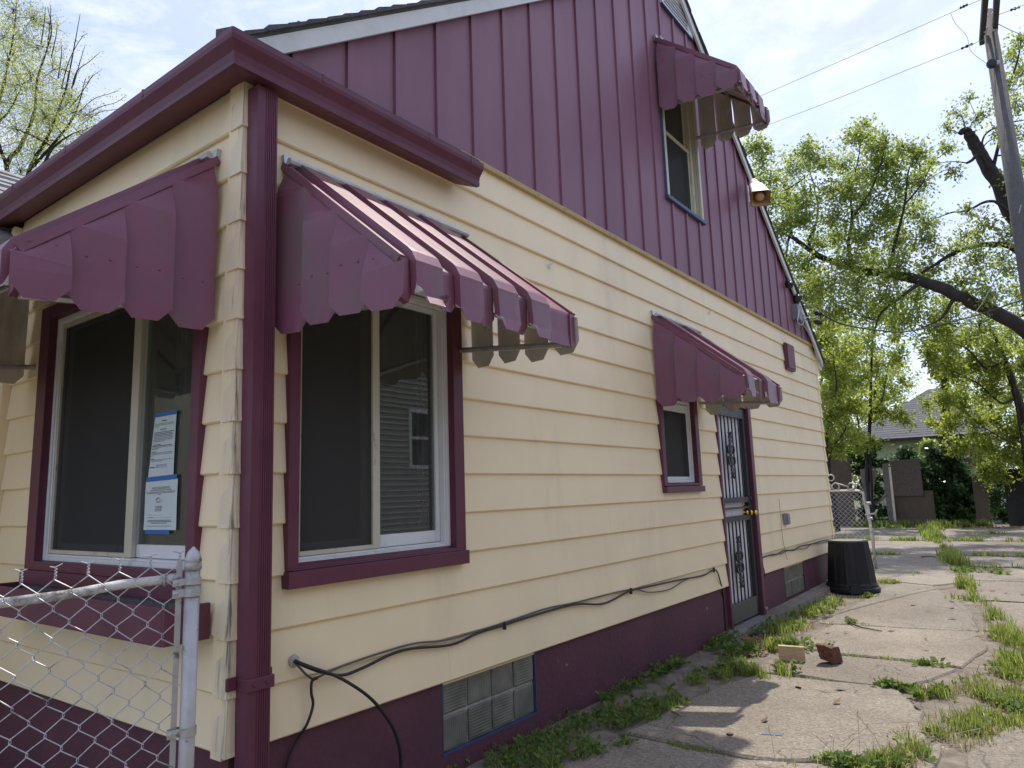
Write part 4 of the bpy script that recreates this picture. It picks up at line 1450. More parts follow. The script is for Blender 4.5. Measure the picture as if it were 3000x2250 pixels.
mb = MB(); p = PX(862, 1937, 0); mb.lathe([(.026, -.004), (.024, .004), (.012, .010)], p, 12, (1, 0, 0))
tag(mb.build('cable_grommet', M['caulk']), 'grey caulked hole where cables leave the siding', 'cable hole')
for (u, v), lab in (((1475, 1832), 'black clip holding the long cable under the wide side window'), ((1846, 1731), 'black clip holding the long cable below the small window'), ((2089, 1669), 'black clip at the cable bend beside the door')):
    p = PX(u, v, 0); mb = MB(); mb.box(p + [-.002, -.008, -.022], p + [.016, .008, .02])
    tag(bevel(mb.build('cable_clip', M['cable']), .003, 1), lab, 'cable clip', 'clips along the cable')
# small broken hooks on the siding
for (u, v), lab in (((1612, 772), 'small white scar with hook on the siding above the side windows'), ((2080, 911), 'small white hook on the top siding course above the torn awning')):
    p = PX(u, v, 0); mb = MB(); mb.box(p + [-.004, -.012, -.03], p + [.003, .012, .0]); mb.tube([p + [.004, 0, -.006], p + [.018, 0, -.004], p + [.02, 0, .012]], .004, 5)
    tag(mb.build('wall_hook', M['white']), lab, 'hook')

# horn loudspeaker
hb = PX(2192, 556, 0.0)
hs = thing('horn_speaker', 'weathered grey horn loudspeaker bracketed to the gable near the roof edge', 'loudspeaker', tuple(hb))
mb = MB(); mb.box(hb + [-.002, -.05, -.16], hb + [.012, .05, .04]); mb.box(hb + [.012, -.02, -.06], hb + [.09, .02, -.04])
mb.tube([hb + [.012, 0, -.14], hb + [.08, 0, -.05]], .012, 6)
mb.build('bracket', M['white'], hs)
Bk = PX(2209, 541, .12); Mt = PX(2228, 581, .26)
ax = (Mt - Bk); ax /= np.linalg.norm(ax)
sx = np.cross(ax, [0, 0, 1.0]); sx /= np.linalg.norm(sx); sy = np.cross(sx, ax)


def sq(c, w, h, n=24):
    out = []
    for k in range(n):
        t = 2 * math.pi * k / n
        cx, cy = math.cos(t), math.sin(t)
        e = .32
        out.append(c + sx * w * math.copysign(abs(cx) ** e, cx) + sy * h * math.copysign(abs(cy) ** e, cy))
    return out


def circ(c, r, n=24): return [c + sx * r * math.cos(2 * math.pi * k / n) + sy * r * math.sin(2 * math.pi * k / n) for k in range(n)]


Ld = np.linalg.norm(Mt - Bk)
rings = [circ(Bk - ax * .05, .045), circ(Bk - ax * .048, .056), circ(Bk + ax * .05, .060), circ(Bk + ax * .055, .066), circ(Bk + ax * .09, .072), sq(Bk + ax * .16, .078,.072), sq(Mt - ax * .04, .100,.090), sq(Mt, .104,.094), sq(Mt + ax * .004, .104,.094)]
mb = MB(); n = 24
mb.add([p for r in rings for p in r], [(i * n + k, i * n + (k + 1) % n, (i + 1) * n + (k + 1) % n, (i + 1) * n + k) for i in range(len(rings) - 1) for k in range(n)] + [tuple(range(n))])
mb.build('shell', M['horn'], hs)
rings = [sq(Mt + ax * .004, .098,.089), sq(Mt - ax * .03, .088,.08), sq(Mt - ax * .12, .055,.052), circ(Mt - ax * .16, .05)]
mb = MB()
mb.add([p for r in rings for p in r], [(i * n + k, i * n + (k + 1) % n, (i + 1) * n + (k + 1) % n, (i + 1) * n + k) for i in range(len(rings) - 1) for k in range(n)] + [tuple(range((len(rings) - 1) * n, len(rings) * n))])
mb.build('flare', M['horntan'], hs)
mb = MB(); mb.lathe([(.05, -.10), (.05, -.04), (.044, -.02), (.02, -.012), (.012, -.01)], Mt, 18, ax); mb.build('reflex_cone', M['horntan'], hs, True)

# service hardware at the right rake
for (u, v), lab, w in (((2310, 833), 'small black lamp holder under the roof edge, highest of the fittings', .05), ((2333, 873), 'black and white wire anchor at the roof edge in the middle of the fittings', .06)):
    p = PX(u, v, .05); f = thing('roof_edge_fitting', lab, 'fitting', tuple(p), 'fittings on the rear roof edge')
    mb = MB(); mb.lathe([(.02, -.06), (.05, -.05), (w, .0), (w * .9, .05), (.03, .06)], p, 12, (.6, -.5, -.5)); mb.build('head', M['iron'], f)
    mb = MB(); mb.tube([p, p + [-.06, .02, .06]], .016, 6); mb.build('stem', M['iron'], f)
p = PX(2333, 914, .03)
sb = thing('service_box', 'grey junction box with looped wires at the rear roof edge', 'junction box', tuple(p))
mb = MB(); mb.box(p + [-.05, -.10, -.12], p + [.05, .10, .09]); bevel(mb.build('box', M['plast'], sb), .012, 2)
mb = MB()
mb.tube(catmull([PX(2342, 878, .07), PX(2342, 900, .07), PX(2339, 920, .08), PX(2337, 945, .07), PX(2350, 952, .07), PX(2352, 940, .07), PX(2342, 930, .08)], 6), .009, 5)
mb.tube(catmull([PX(2343, 935, .06), PX(2352, 950, .06), PX(2360, 962, .06), PX(2368, 975, .05), PX(2385, 1015, .05), PX(2398, 1062, .05)], 6), .010, 5)
mb.build('wire_loop', M['alum'], sb)

# ================================================================== FRONT CHAIN LINK GATE
DP = 2.02
fp = at(566, 1640, DP); FPX, FPY = fp[0], fp[1]
fence = thing('chain_link_fence', 'silver painted chain link fence panel with domed post before the front window', 'fence', (FPX, FPY, G))
ztip = at(565, 1604, DP)[2]
rP = .0205
mb = MB(); mb.tube([(FPX, FPY, G - .1), (FPX, FPY, ztip - .045)], rP, 18); post = mb.build('post', M['galv'], fence, True)
mb = MB(); mb.lathe([(rP + .003, -.062), (rP + .0035, -.045), (rP + .001, -.042), (rP + .0035, -.038), (rP + .002, -.030), (rP * .75, -.012), (rP * .3, -.002), (.003, .002)], (FPX, FPY, ztip), 18)
mb.build('post_cap', M['galv'], post, True)
RA = at(519, 1694, DP - .01); RB = at(-60, 1775, 1.80)
fd = (RB - RA); flen = np.linalg.norm(fd); fdir = fd / flen
fh = np.array([fdir[0], fdir[1], 0]); fh /= np.linalg.norm(fh)
nrm = np.cross(fh, [0, 0, 1.0])
if np.dot(nrm, CAM - RA) < 0: nrm = -nrm
mb = MB(); mb.tube([RA, RA + fdir * flen * .3 + [0, 0, .004], RA + fdir * flen * .6 - [0, 0, .003], RB], .0128, 12); mb.build('top_rail', M['rust'], fence, True)
mb = MB(); e = RA - fdir * .004
mb.tube([e - fdir * .002, e + fdir * .034], .0150, 14); mb.tube([e + fdir * .034, e + fdir * .041], .0175, 14)
mb.build('rail_cup', M['galv'], fence, True)
bt = at(527, 1642, DP - .01)
bp_ = np.array([bt[0], bt[1]])
mb = MB()
w = fh[:2] * .0075
b0, b1 = bp_ - w, bp_ + w
nn = nrm[:2] * .003
mb.hexa([(*(b0 - nn), G), (*(b1 - nn), G), (*(b1 + nn), G), (*(b0 + nn), G), (*(b0 - nn), bt[2]), (*(b1 - nn), bt[2]), (*(b1 + nn), bt[2]), (*(b0 + nn), bt[2])])
mb.build('tension_bar', M['galv'], fence)


def band(zc, hh):
    mb = MB(); n = 20
    c = np.array([FPX, FPY, zc])
    out = []
    a0 = math.atan2(bp_[1] - FPY, bp_[0] - FPX)
    for k in range(n + 1):
        t = a0 + .55 + (2 * math.pi - 1.1) * k / n
        out.append(c + np.array([math.cos(t), math.sin(t), 0]) * (rP + .0022))
    e1 = np.array([*(bp_ + fh[:2] * .016 + nrm[:2] * .007), zc - .004]); e0 = np.array([*(bp_ + fh[:2] * .016 - nrm[:2] * .009), zc - .004])
    path = [e0] + out + [e1] if np.linalg.norm(out[0] - e0) < np.linalg.norm(out[-1] - e0) else [e1] + out + [e0]
    V = [p + [0, 0, -hh] for p in path] + [p + [0, 0, hh] for p in path]
    m = len(path)
    mb.add(V, [(i, i + 1, m + i + 1, m + i) for i in range(m - 1)])
    o = mb.build('tension_band', M['galv'], fence); solid(o, .0022, 0)
    mb = MB(); bc = np.array([*(bp_ + fh[:2] * .008), zc - .003])
    mb.tube([bc - nrm * .012, bc + nrm * .012], .0042, 8); mb.lathe([(.009, 0), (.0085, .004), (.003, .006)], bc + nrm * .008, 10, nrm)
    mb.build('carriage_bolt', M['galv'], o)


zb1 = at(566, 1732, DP)[2]
band(zb1, .011); band(zb1 + .030, .009); band(at(566, 2118, DP)[2], .011)
# woven wires
wd_, hd_ = .074, .078
ncol = int(flen / (wd_ / 2)) + 3
ztopm = None
wires = 0
dz = fdir[2] / np.linalg.norm(fdir[:2])
for c_ in range(ncol):
    # wire c_ zigzags between column c_ and c_+1
    xa, xb = (c_) * wd_ / 2, (c_ + 1) * wd_ / 2
    ktop = bt[2] - .004
    pts = []
    nz = 34
    for j in range(nz):
        s_ = (xa if (j + c_) % 2 == 0 else xb)
        zz = ktop + dz * s_ * .9 - j * hd_ / 2
        if c_ == 0 and j < 0: continue
        side = 1 if (j % 2 == 0) else -1
        wob = .0022 * math.sin(c_ * 1.7 + j * 2.3)
        b_ = np.array([bp_[0] + fh[0] * s_, bp_[1] + fh[1] * s_, zz + wob])
        p0 = pts[-1] if pts else None
        off = nrm * .0035 * (1 if (c_ + j) % 2 == 0 else -1)
        dirn = np.array([fh[0], fh[1], 0]) * (.0035 if s_ == xb else -.0035)
        pts.append(b_ + off + dirn * .6 + [0, 0, .004]); pts.append(b_ - off + dirn * .6 - [0, 0, .004])
        if zz < G + .01: break
    mb = MB(); mb.tube(pts, .00155, 5)
    if c_ % 2 == 0 and False: pass
    # twisted knuckle at the top with two cut ends
    if c_ % 2 == 1:
        tp = np.array([bp_[0] + fh[0] * xb, bp_[1] + fh[1] * xb, ktop + dz * xb * .9])
    if (0 + c_) % 2 == 0:
        tp = np.array([bp_[0] + fh[0] * xa, bp_[1] + fh[1] * xa, ktop + dz * xa * .9])
        rr = random.Random(c_)
        tw = [tp + np.array([fh[0] * .0022 * math.cos(a * 3.2), fh[1] * .0022 * math.cos(a * 3.2), a * .0042]) + nrm * .0022 * math.sin(a * 3.2) for a in np.linspace(0, 6, 22)]
        mb.tube(tw, .0019, 5)
        q = tw[-1]
        l_, r2 = rr.uniform(.010, .017), rr.uniform(.010, .017)
        mb.tube([q, q + fh * l_ + [0, 0, rr.uniform(.002, .010)]], .0017, 5)
        mb.tube([q, q - fh * r2 + [0, 0, rr.uniform(.004, .012)]], .0017, 5)
    o = mb.build('mesh_wire', M['wire'], fence)

# ================================================================== REAR GATE
gt = thing('chain_link_gate', 'silver chain link gate with scroll top standing behind the trash can', 'gate', (-.6, 11.0, G))
GY = 11.0
def gp(u, v):
    w = ray(u, v); return CAM + w * ((GY - CAM[1]) / w[1])


ptop, pbot = gp(2545, 1490), gp(2553, 1660)
gx1 = ptop[0]
mb = MB(); mb.tube([(gx1 + .02, GY, G - .1), (gx1 - .01, GY, gp(2545, 1478)[2])], .020, 10); mb.build('post', M['wire'], gt, True)
zt_ = gp(2500, 1438)[2]
gx0 = gx1 - 1.05
mb = MB()
fr = catmull([(gx0, GY, G + .06), (gx0, GY, zt_ - .12), (gx0 + .03, GY, zt_ - .03), (gx0 + .13, GY, zt_), (gx1 - .20, GY, zt_), (gx1 - .09, GY, zt_ - .03), (gx1 - .055, GY, zt_ - .13), (gx1 - .055, GY, G + .06), (gx0, GY, G + .06)], 5)
mb.tube(fr, .019, 8); mb.build('frame', M['galv'], gt, True)
mb = MB()
xm = gp(2437, 1430)[0]
def arc_(cx, cz, r, a0, a1, n=12): return [(cx + r * math.cos(a), GY, cz + r * math.sin(a)) for a in np.linspace(a0, a1, n)]
zs_ = zt_ + .02
mb.tube(arc_(xm - .06, zs_ + .055, .055, -1.0, 4.6), .011, 6); mb.tube(arc_(xm + .06, zs_ + .055, .055, 4.14, -1.4), .011, 6)
mb.tube(arc_(xm, zs_ + .20, .05, -1.9, 4.4), .011, 6)
mb.tube([(xm + .05, GY, zs_ + .12), (xm + .25, GY, zs_ + .05), (gx1 - .28, GY, zs_ + .005)] + arc_(gx1 - .22, zs_ + .055, .05, -1.6, 2.6), .011, 6)
mb.tube([(xm - .05, GY, zs_ + .12), (xm - .25, GY, zs_ + .05), (gx0 + .28, GY, zs_ + .005)] + arc_(gx0 + .22, zs_ + .055, .05, 4.7, .6), .011, 6)
mb.build('scroll_top', M['galv'], gt, True)
mb = MB()
mb.tube([(gx1 - .06, GY, zt_ - .38), (gx1 + .09, GY - .04, zt_ - .36), (gx1 + .13, GY - .05, zt_ - .30)], .016, 6); mb.tube([(gx1 - .02, GY, zt_ - .20), (gx1 + .04, GY, zt_ - .20)], .023, 8)
mb.tube([(gx1 - .02, GY, zt_ - .44), (gx1 + .04, GY, zt_ - .44)], .023, 8)
mb.build('latch', M['galv'], gt)
ww = .075
nc_ = int((gx1 - gx0 - .08) / (ww / 2))
for c_ in range(nc_):
    xa = gx0 + .03 + c_ * ww / 2; pts = []
    for j in range(60):
        z = zt_ - .02 - j * ww / 2
        if z < G + .06: break
        pts.append((xa + (ww / 2 if (j + c_) % 2 else 0), GY + .004 * (1 if (j + c_) % 2 else -1), z))
    mb = MB(); mb.tube(pts, .0030, 4); mb.build('mesh_wire', M['wire'], gt)

# ================================================================== THINGS ON THE GROUND
# upturned trash can
CX, CY = .335, 8.36
can = thing('trash_can', 'black ribbed plastic trash can standing upside down by the house corner', 'trash can', (CX, CY, G))
mb = MB()
n = 72
zs = [(0.0, .305, 0), (.012, .318, 0), (.05, .318, 0), (.062, .300, 0), (.09, .296, 0), (.10, .285, 0), (.115, .279, 1), (.16, .277, 1), (.56, .235, 1), (.60, .231, 1), (.612, .232, 0), (.622, .222, 0), (.624, .19, 0)]
V = []
for z, r, fl in zs:
    for k in range(n):
        t = 2 * math.pi * k / n
        q = (k % 6)
        rr_ = r + (fl * (.006 if q in (0,) else -.003))
        V.append((CX + rr_ * math.cos(t), CY + rr_ * math.sin(t), G + z))
F = [(i * n + k, i * n + (k + 1) % n, (i + 1) * n + (k + 1) % n, (i + 1) * n + k) for i in range(len(zs) - 1) for k in range(n)]
mb.add(V, F)
mb.build('body', M['bin'], can)
mb = MB(); mb.lathe([(.222, .6205), (.223, .626), (.20, .622), (.10, .624), (.01, .625)], (CX, CY, G), 40); mb.build('base_disc', M['bintop'], can)
mb = MB()
for a in (-1.25, 1.9):
    d = np.array([math.cos(a), math.sin(a), 0]); s = np.array([-d[1], d[0], 0]); c = np.array([CX, CY, G])
    mb.hexa([c + d * .30 - s * .07 + [0, 0, .004], c + d * .33 - s * .06 + [0, 0, .004], c + d * .33 + s * .06 + [0, 0, .004], c + d * .30 + s * .07 + [0, 0, .004],
             c + d * .28 - s * .06 + [0, 0, .10], c + d * .315 - s * .05 + [0, 0, .095], c + d * .315 + s * .05 + [0, 0, .095], c + d * .28 + s * .06 + [0, 0, .10]])
mb.build('handle', M['bin'], can)

# sawn wood block
a, b = PG(2283, 1936)[:2], PG(2359, 1942)[:2]
d = (b - a) / np.linalg.norm(b - a); nn = np.array([-d[1], d[0]])
hgt = .112
mb = MB(); th = .042
mb.hexa([(*a, G + .004), (*b, G + .004), (*(b + nn * th), G + .004), (*(a + nn * th), G + .004), (*(a - d * .004), G + hgt), (*(b - d * .004), G + hgt), (*(b + nn * th - d * .004), G + hgt), (*(a + nn * th - d * .004), G + hgt)])
o = mb.build('wood_block', M['wood']); bevel(o, .002, 1); tag(o, 'short sawn pine block standing on edge on the concrete', 'wood block')

# broken brick leaning
bm = MB()
pc = PG(2442, 1948)[:2]
f2 = ROT[2][:2] / np.linalg.norm(ROT[2][:2]); r2 = ROT[0][:2] / np.linalg.norm(ROT[0][:2])
def bp3(r, f, z): return np.array([pc[0] + r2[0] * r + f2[0] * f, pc[1] + r2[1] * r + f2[1] * f, G + z])
# three visible faces meet on a near edge; irregular broken top
grid = {}
V = [bp3(.0, .0, .004), bp3(.088, .035, .006), bp3(.07, .12, .004), bp3(-.05, .10, .02),
     bp3(-.085, .03, .045),
     bp3(-.015, -.018, .118), bp3(.02, .0, .128), bp3(.062, .03, .122), bp3(.08, .045, .10), bp3(.055, .12, .11), bp3(-.06, .11, .14), bp3(-.105, .04, .142), bp3(-.06, .0, .14)]
F = [(0, 1, 8, 7, 6, 5), (0, 5, 12, 11, 4), (4, 11, 10, 3), (1, 2, 9, 8), (3, 10, 9, 2), (0, 4, 3, 2, 1), (5, 6, 7, 8, 9, 10, 11, 12)]
bm.add(V, F)
o = bm.build('brick', M['brick'])
tag(o, 'broken reddish brown brick chunk lying right of the wood block', 'brick')
sd = o.modifiers.new('sub', 'SUBSURF'); sd.subdivision_type = 'SIMPLE'; sd.levels = 4; sd.render_levels = 4
bevel(o, .004, 1)
tex = bpy.data.textures.new('brick_rough', 'CLOUDS'); tex.noise_scale = .02
dm = o.modifiers.new('rough', 'DISPLACE'); dm.texture = tex; dm.strength = .010; dm.mid_level = .5; dm.texture_coords = 'LOCAL'

# sticks
def stick(pts, r, label):
    mb = MB(); P = catmull(pts, 4); mb.tube(P, list(np.linspace(r, r * .5, len(P))), 6); o = mb.build('stick', M['twig'], None, True); tag(o, label, 'stick', 'fallen sticks on the driveway')


def gpt(u, v, h=.012):
    p = PG(u, v); return (p[0], p[1], G + h)


stick([gpt(2487, 1827, .03), gpt(2510, 1840, .02), gpt(2545, 1847, .016), gpt(2584, 1853, .012)], .009, 'long forked dark stick on the concrete beyond the brick')
stick([gpt(2700, 1633), gpt(2722, 1635, .03), gpt(2745, 1635)], .012, 'short dark stick far down the driveway by the grass')
stick([gpt(2680, 2075), gpt(2690, 2082), gpt(2699, 2086)], .006, 'tiny twig lying left of the large weed patch')
stick([gpt(1968, 2090), gpt(1985, 2098), gpt(1996, 2106)], .004, 'thin stalk lying in the striped awning shadow')
stick([gpt(2592, 2205), gpt(2602, 2213), gpt(2612, 2216)], .005, 'bent twig at the near edge of the front slab')
# flat chip of slate
p = gpt(2270, 2153, .0)
mb = MB(); P = [(-.075, 0), (-.03, .028), (.03, .03), (.05, 0), (.025, -.035), (-.02, -.02)]
mb.prism([(p[0] + r2[0] * a + f2[0] * b, p[1] + r2[1] * a + f2[1] * b, G + .002) for a, b in P], (0, 0, .005))
tag(mb.build('slate_chip', paint('blue_grey_slate', (.10, .115, .135), .6, .15, 20)), 'blue grey flat chip on the front concrete slab', 'chip')

# ================================================================== NEIGHBOURS
nb = thing('neighbor_house', 'taupe vinyl sided house across the driveway, seen reflected in the side window', 'house', (9, 5, G))
NX = 7.0
NW = (8.1, 9.05, 1.44, 2.58)
mb = MB(); mb.box((NX + .02, -7, G), (12, 15.5, 3.3)); mb.build('wall', M['taupe'], nb)
z = G + .35
while z < 3.25:
    mb = MB()
    for (p, q, z0, z1) in cells(-7, 15.5, z, z + .1016, [(NW[0], NW[1], NW[2], NW[3])]):
        mb.hexa([(NX - .026, p, z0), (NX + .019, p, z0), (NX + .019, q, z0), (NX - .026, q, z0), (NX + .004, p, z1), (NX + .019, p, z1), (NX + .019, q, z1), (NX + .004, q, z1)])
    mb.build('siding_board', M['taupe'], nb); z += .1016
mb = MB(); ring(mb, lambda a, o, z: (NX - o, a, z), NW[0], NW[1], NW[2], NW[3], .07, -.02, .03)
wallbox(mb, lambda a, o, z: (NX - o, a, z), NW[0] + .07, NW[1] - .07, -.02, .02, 2.0, 2.05)
nw = mb.build('hung_window', M['white'], nb)
mb = MB(); wallbox(mb, lambda a, o, z: (NX - o, a, z), NW[0] + .07, NW[1] - .07, -.018, -.01, NW[2] + .07, NW[3] - .07); mb.build('pane', paint('dark_window_glass', (.01, .012, .014), .05, .05, 3), nw)
mb = MB(); mb.hexa([(NX - .03, -7.4, 3.25), (9.5, -7.4, 4.3), (9.5, 15.9, 4.3), (NX - .03, 15.9, 3.25), (NX - .03, -7.4, 3.35), (9.5, -7.4, 4.4), (9.5, 15.9, 4.4), (NX - .03, 15.9, 3.35)])
mb.hexa([(9.5, -7.4, 4.3), (12.5, -7.4, 3.25), (12.5, 15.9, 3.25), (9.5, 15.9, 4.3), (9.5, -7.4, 4.4), (12.5, -7.4, 3.35), (12.5, 15.9, 3.35), (9.5, 15.9, 4.4)])
mb.build('roof', M['greyshingle'], nb)


def gy(u, v, Y):
    w = ray(u, v); return CAM + w * ((Y - CAM[1]) / w[1])


# low house behind the rear fence
HY = 28.0
fh_ = thing('rear_house', 'low pale green house with grey hip roof beyond the rear fence', 'house', (0, HY + 3, G))
el, er = gy(2470, 1292, HY), gy(2935, 1268, HY)
ezz = (el[2] + er[2]) / 2
apx = gy(2745, 1138, HY + 3.2)
x0, x1 = el[0], er[0]
mb = MB(); mb.box((x0 + .35, HY + .35, G), (x1 - .35, HY + 6.4, ezz - .02)); wl_ = mb.build('wall', M['greensiding'], fh_)
z = G + .2
while z < ezz - .12:
    mb = MB(); mb.hexa([(x0 + .35, HY + .325, z), (x1 - .35, HY + .325, z), (x1 - .35, HY + .352, z), (x0 + .35, HY + .352, z), (x0 + .35, HY + .345, z + .12), (x1 - .35, HY + .345, z + .12), (x1 - .35, HY + .352, z + .12), (x0 + .35, HY + .352, z + .12)])
    mb.build('siding_board', M['greensiding'], wl_); z += .12
nrow = 22
rf = None
mb = MB(); mb.add([(x0, HY, ezz - .08), (x1, HY, ezz - .08), (x1, HY + 6.6, ezz - .08), (x0, HY + 6.6, ezz - .08), (x0, HY, ezz), (x1, HY, ezz), (x1, HY + 6.6, ezz), (x0, HY + 6.6, ezz), (apx[0] - .3, apx[1], apx[2]), (apx[0] + .3, apx[1], apx[2])],
                  [(0, 3, 2, 1), (0, 1, 5, 4), (1, 2, 6, 5), (2, 3, 7, 6), (3, 0, 4, 7), (4, 5, 9, 8), (5, 6, 9), (6, 7, 8, 9), (7, 4, 8)])
rf = mb.build('roof', M['darkroof'], fh_)
for i in range(nrow):
    a, b = i / nrow, (i + 1) / nrow + .01
    def L_(s): return np.array([x0, HY, ezz]) * (1 - s) + np.array([apx[0] - .3, apx[1], apx[2]]) * s
    def R__(s): return np.array([x1, HY, ezz]) * (1 - s) + np.array([apx[0] + .3, apx[1], apx[2]]) * s
    mb = MB(); u1, u0 = np.array([0, -.008, .013]), np.array([0, 0, .006])
    mb.hexa([L_(a), R__(a), R__(min(1, b)), L_(min(1, b)), L_(a) + u1, R__(a) + u1, R__(min(1, b)) + u0, L_(min(1, b)) + u0])
    mb.build('shingle_row', M['darkroof'], rf)
mb = MB(); q0, q1 = gy(2768, 1288, HY + .30), gy(2880, 1365, HY + .30); mb.box((q0[0], HY + .27, q1[2]), (q1[0], HY + .322, q0[2])); mb.build('boarded_opening', M['osb'], fh_)
mb = MB(); mb.box((x0 - .02, HY - .05, ezz - .10), (x1 + .02, HY - .002, ezz - .005)); mb.build('eave_board', M['armwood'], fh_)

# makeshift rear fence
FY = 23.5


def panel(name, label, u0, v0, u1, v1, m, dy=0.0, th=.03, tilt=0.0, cat='fence panel', parent=None, b=.004):
    p, q = gy(u0, v0, FY + dy), gy(u1, v1, FY + dy)
    mb = MB(); t = tilt
    mb.hexa([(p[0] + t, FY + dy, q[2]), (q[0] + t, FY + dy, q[2]), (q[0] + t, FY + dy + th, q[2]), (p[0] + t, FY + dy + th, q[2]), (p[0], FY + dy, p[2]), (q[0], FY + dy, p[2]), (q[0], FY + dy + th, p[2]), (p[0], FY + dy + th, p[2])])
    o = mb.build(name, M[m], parent)
    if label: tag(o, label, cat, 'panels of the rear fence')
    return o


panel('plywood_panel', 'tall dark plywood fence panel behind the chain link gate', 2330, 1345, 2509, 1542, 'ply')
panel('strand_board_panel', 'reddish grey strand board panel right of the leaning posts', 2606, 1349, 2706, 1452, 'osb', -.03)
panel('plywood_panel', 'brown plywood sheet under the strand board in the rear fence', 2608, 1440, 2745, 1542, 'ply', .02)
panel('plank_panel', 'dark brown board behind the dark bush in the rear fence', 2846, 1400, 2905, 1540, 'ply', .05)
panel('plank_panel', 'dark fence boards at the right edge behind low branches', 2935, 1375, 3060, 1545, 'armwood', .1)


def fpost(label, u0, v0, u1, v1, w, m, dy, cat='post'):
    p, q = gy(u0, v0, FY + dy), gy(u1, v1, FY + dy)
    mb = MB(); t = .05
    mb.hexa([(q[0] - w, FY + dy, q[2]), (q[0] + w, FY + dy, q[2]), (q[0] + w, FY + dy + t, q[2]), (q[0] - w, FY + dy + t, q[2]), (p[0] - w, FY + dy, p[2]), (p[0] + w, FY + dy, p[2]), (p[0] + w, FY + dy + t, p[2]), (p[0] - w, FY + dy + t, p[2])])
    tag(mb.build('fence_post', M[m]), label, cat, 'posts leaning in the rear fence')


fpost('wide grey board leaning right beside the dark plywood panel', 2530, 1374, 2556, 1540, .11, 'greyboard', -.10)
fpost('narrow grey board leaning left across the wide grey board', 2560, 1376, 2540, 1530, .07, 'greyboard', -.20)
fpost('grey timber post leaning at the left edge of the strand board', 2592, 1358, 2614, 1542, .085, 'greyboard', -.10)
fpost('pale thin post leaning beside the grey timber post', 2606, 1368, 2624, 1538, .032, 'alum', -.24)
fpost('low diagonal board propped between the leaning posts', 2600, 1448, 2566, 1478, .05, 'greyboard', -.04)

# ================================================================== UTILITY POLE AND LINES
T0, T1 = at(2893, 38, 14.6), at(2986, 620, 12.8)
dv = (T1 - T0) / (T0[2] - T1[2])
B0 = T0 + dv * (T0[2] - G + .3)
pole = thing('utility_pole', 'leaning grey wooden utility pole at the right edge', 'utility pole', (B0[0], B0[1], G))
mb = MB(); mb.tube([B0, T0 * .5 + B0 * .5, T0], [.175, .15, .115], 16); mb.build('shaft', M['pole'], pole, True)
for (u, v, d_, u2, v2, d2) in ((2876, 124, 15.0, 2893, -90, 11.5), (2914, 100, 14.9, 2925, -90, 11.2)):
    a, b = at(u, v, d_), at(u2, v2, d2); dr = (b - a) / np.linalg.norm(b - a)
    mb = MB(); s = np.cross(dr, [0, 0, 1.0]); s /= np.linalg.norm(s); w = np.cross(s, dr)
    mb.hexa([a - s * .045 - w * .06, a + s * .045 - w * .06, a + s * .045 + w * .06, a - s * .045 + w * .06, b - s * .045 - w * .06, b + s * .045 - w * .06, b + s * .045 + w * .06, b - s * .045 + w * .06])
    mb.build('crossarm', M['armwood'], pole)
for (u, v) in ((2888, 44), (2912, 40), (2889, 88)):
    mb = MB(); mb.lathe([(.02, -.05), (.045, -.03), (.03, 0), (.045, .03), (.02, .05)], at(u, v, 14.2), 10); mb.build('insulator', M['white'], pole)
mb = MB(); c = at(2904, 190, 13.9); mb.lathe([(.03, 0), (.09, .03), (.09, .09), (.06, .12)], c, 12, -ROT[2] - ROT[0] * .5); mb.build('lamp_head', M['iron'], pole)
mb = MB(); mb.tube([c + ROT[0] * .02, c + ROT[0] * .14 - ROT[1] * .05], .05, 8); mb.build('lamp_arm', M['alum'], pole)


def line(name, pts, r, m, label, cat='power line', n=5):
    mb = MB(); mb.tube(catmull([at(*p) for p in pts], 8), r, n); o = mb.build(name, M[m]); tag(o, label, cat); return o


M['linegrey'] = paint('weathered_line_wire', (.36, .36, .37), .6, .05, 3)
line('power_line', [(2150, 318, 24), (2240, 276, 22), (2460, 180, 19), (2680, 84, 16.5), (2780, 40, 15.6), (2880, -4, 14.6)], .0075, 'linegrey', 'upper overhead wire from the pole arms toward the house gable')
line('power_line', [(2160, 402, 24), (2240, 370, 22), (2450, 290, 19), (2640, 212, 17), (2818, 142, 15.2), (2895, 110, 14.5)], .0075, 'linegrey', 'lower overhead wire from the pole toward the house gable')
line('power_line', [(2915, 47, 14.4), (2960, 30, 14), (3040, -2, 13)], .0085, 'linegrey', 'short overhead wire leaving the pole top to the upper right')
line('power_line', [(2920, 68, 14.4), (2965, 90, 14), (3040, 122, 13.4)], .0075, 'linegrey', 'overhead wire dropping right from the pole top')
line('jumper_wire', [(2785, 40, 15.5), (2800, 70, 15.3), (2832, 106, 15), (2845, 150, 14.6), (2890, 186, 14)], .006, 'linegrey', 'thin looping wire between the upper line and the lamp on the pole')
for (u, v, u2, v2, d, lab) in ((2812, 24, 2835, 13, 15, 'dark strain insulator on the upper overhead wire'), (2816, 143, 2850, 128, 15, 'dark strain insulator on the lower overhead wire'), (2960, 30, 2988, 20, 13.9, 'dark insulator on the short wire right of the pole top')):
    a, b = at(u, v, d), at(u2, v2, d); dr = (b - a); L_n = np.linalg.norm(dr)
    mb = MB(); mb.lathe([(.012, 0), (.03, .02), (.012, L_n * .3), (.035, L_n * .5), (.012, L_n * .7), (.03, L_n - .02), (.012, L_n)], a, 8, dr); tag(mb.build('insulator', M['iron']), lab, 'insulator')
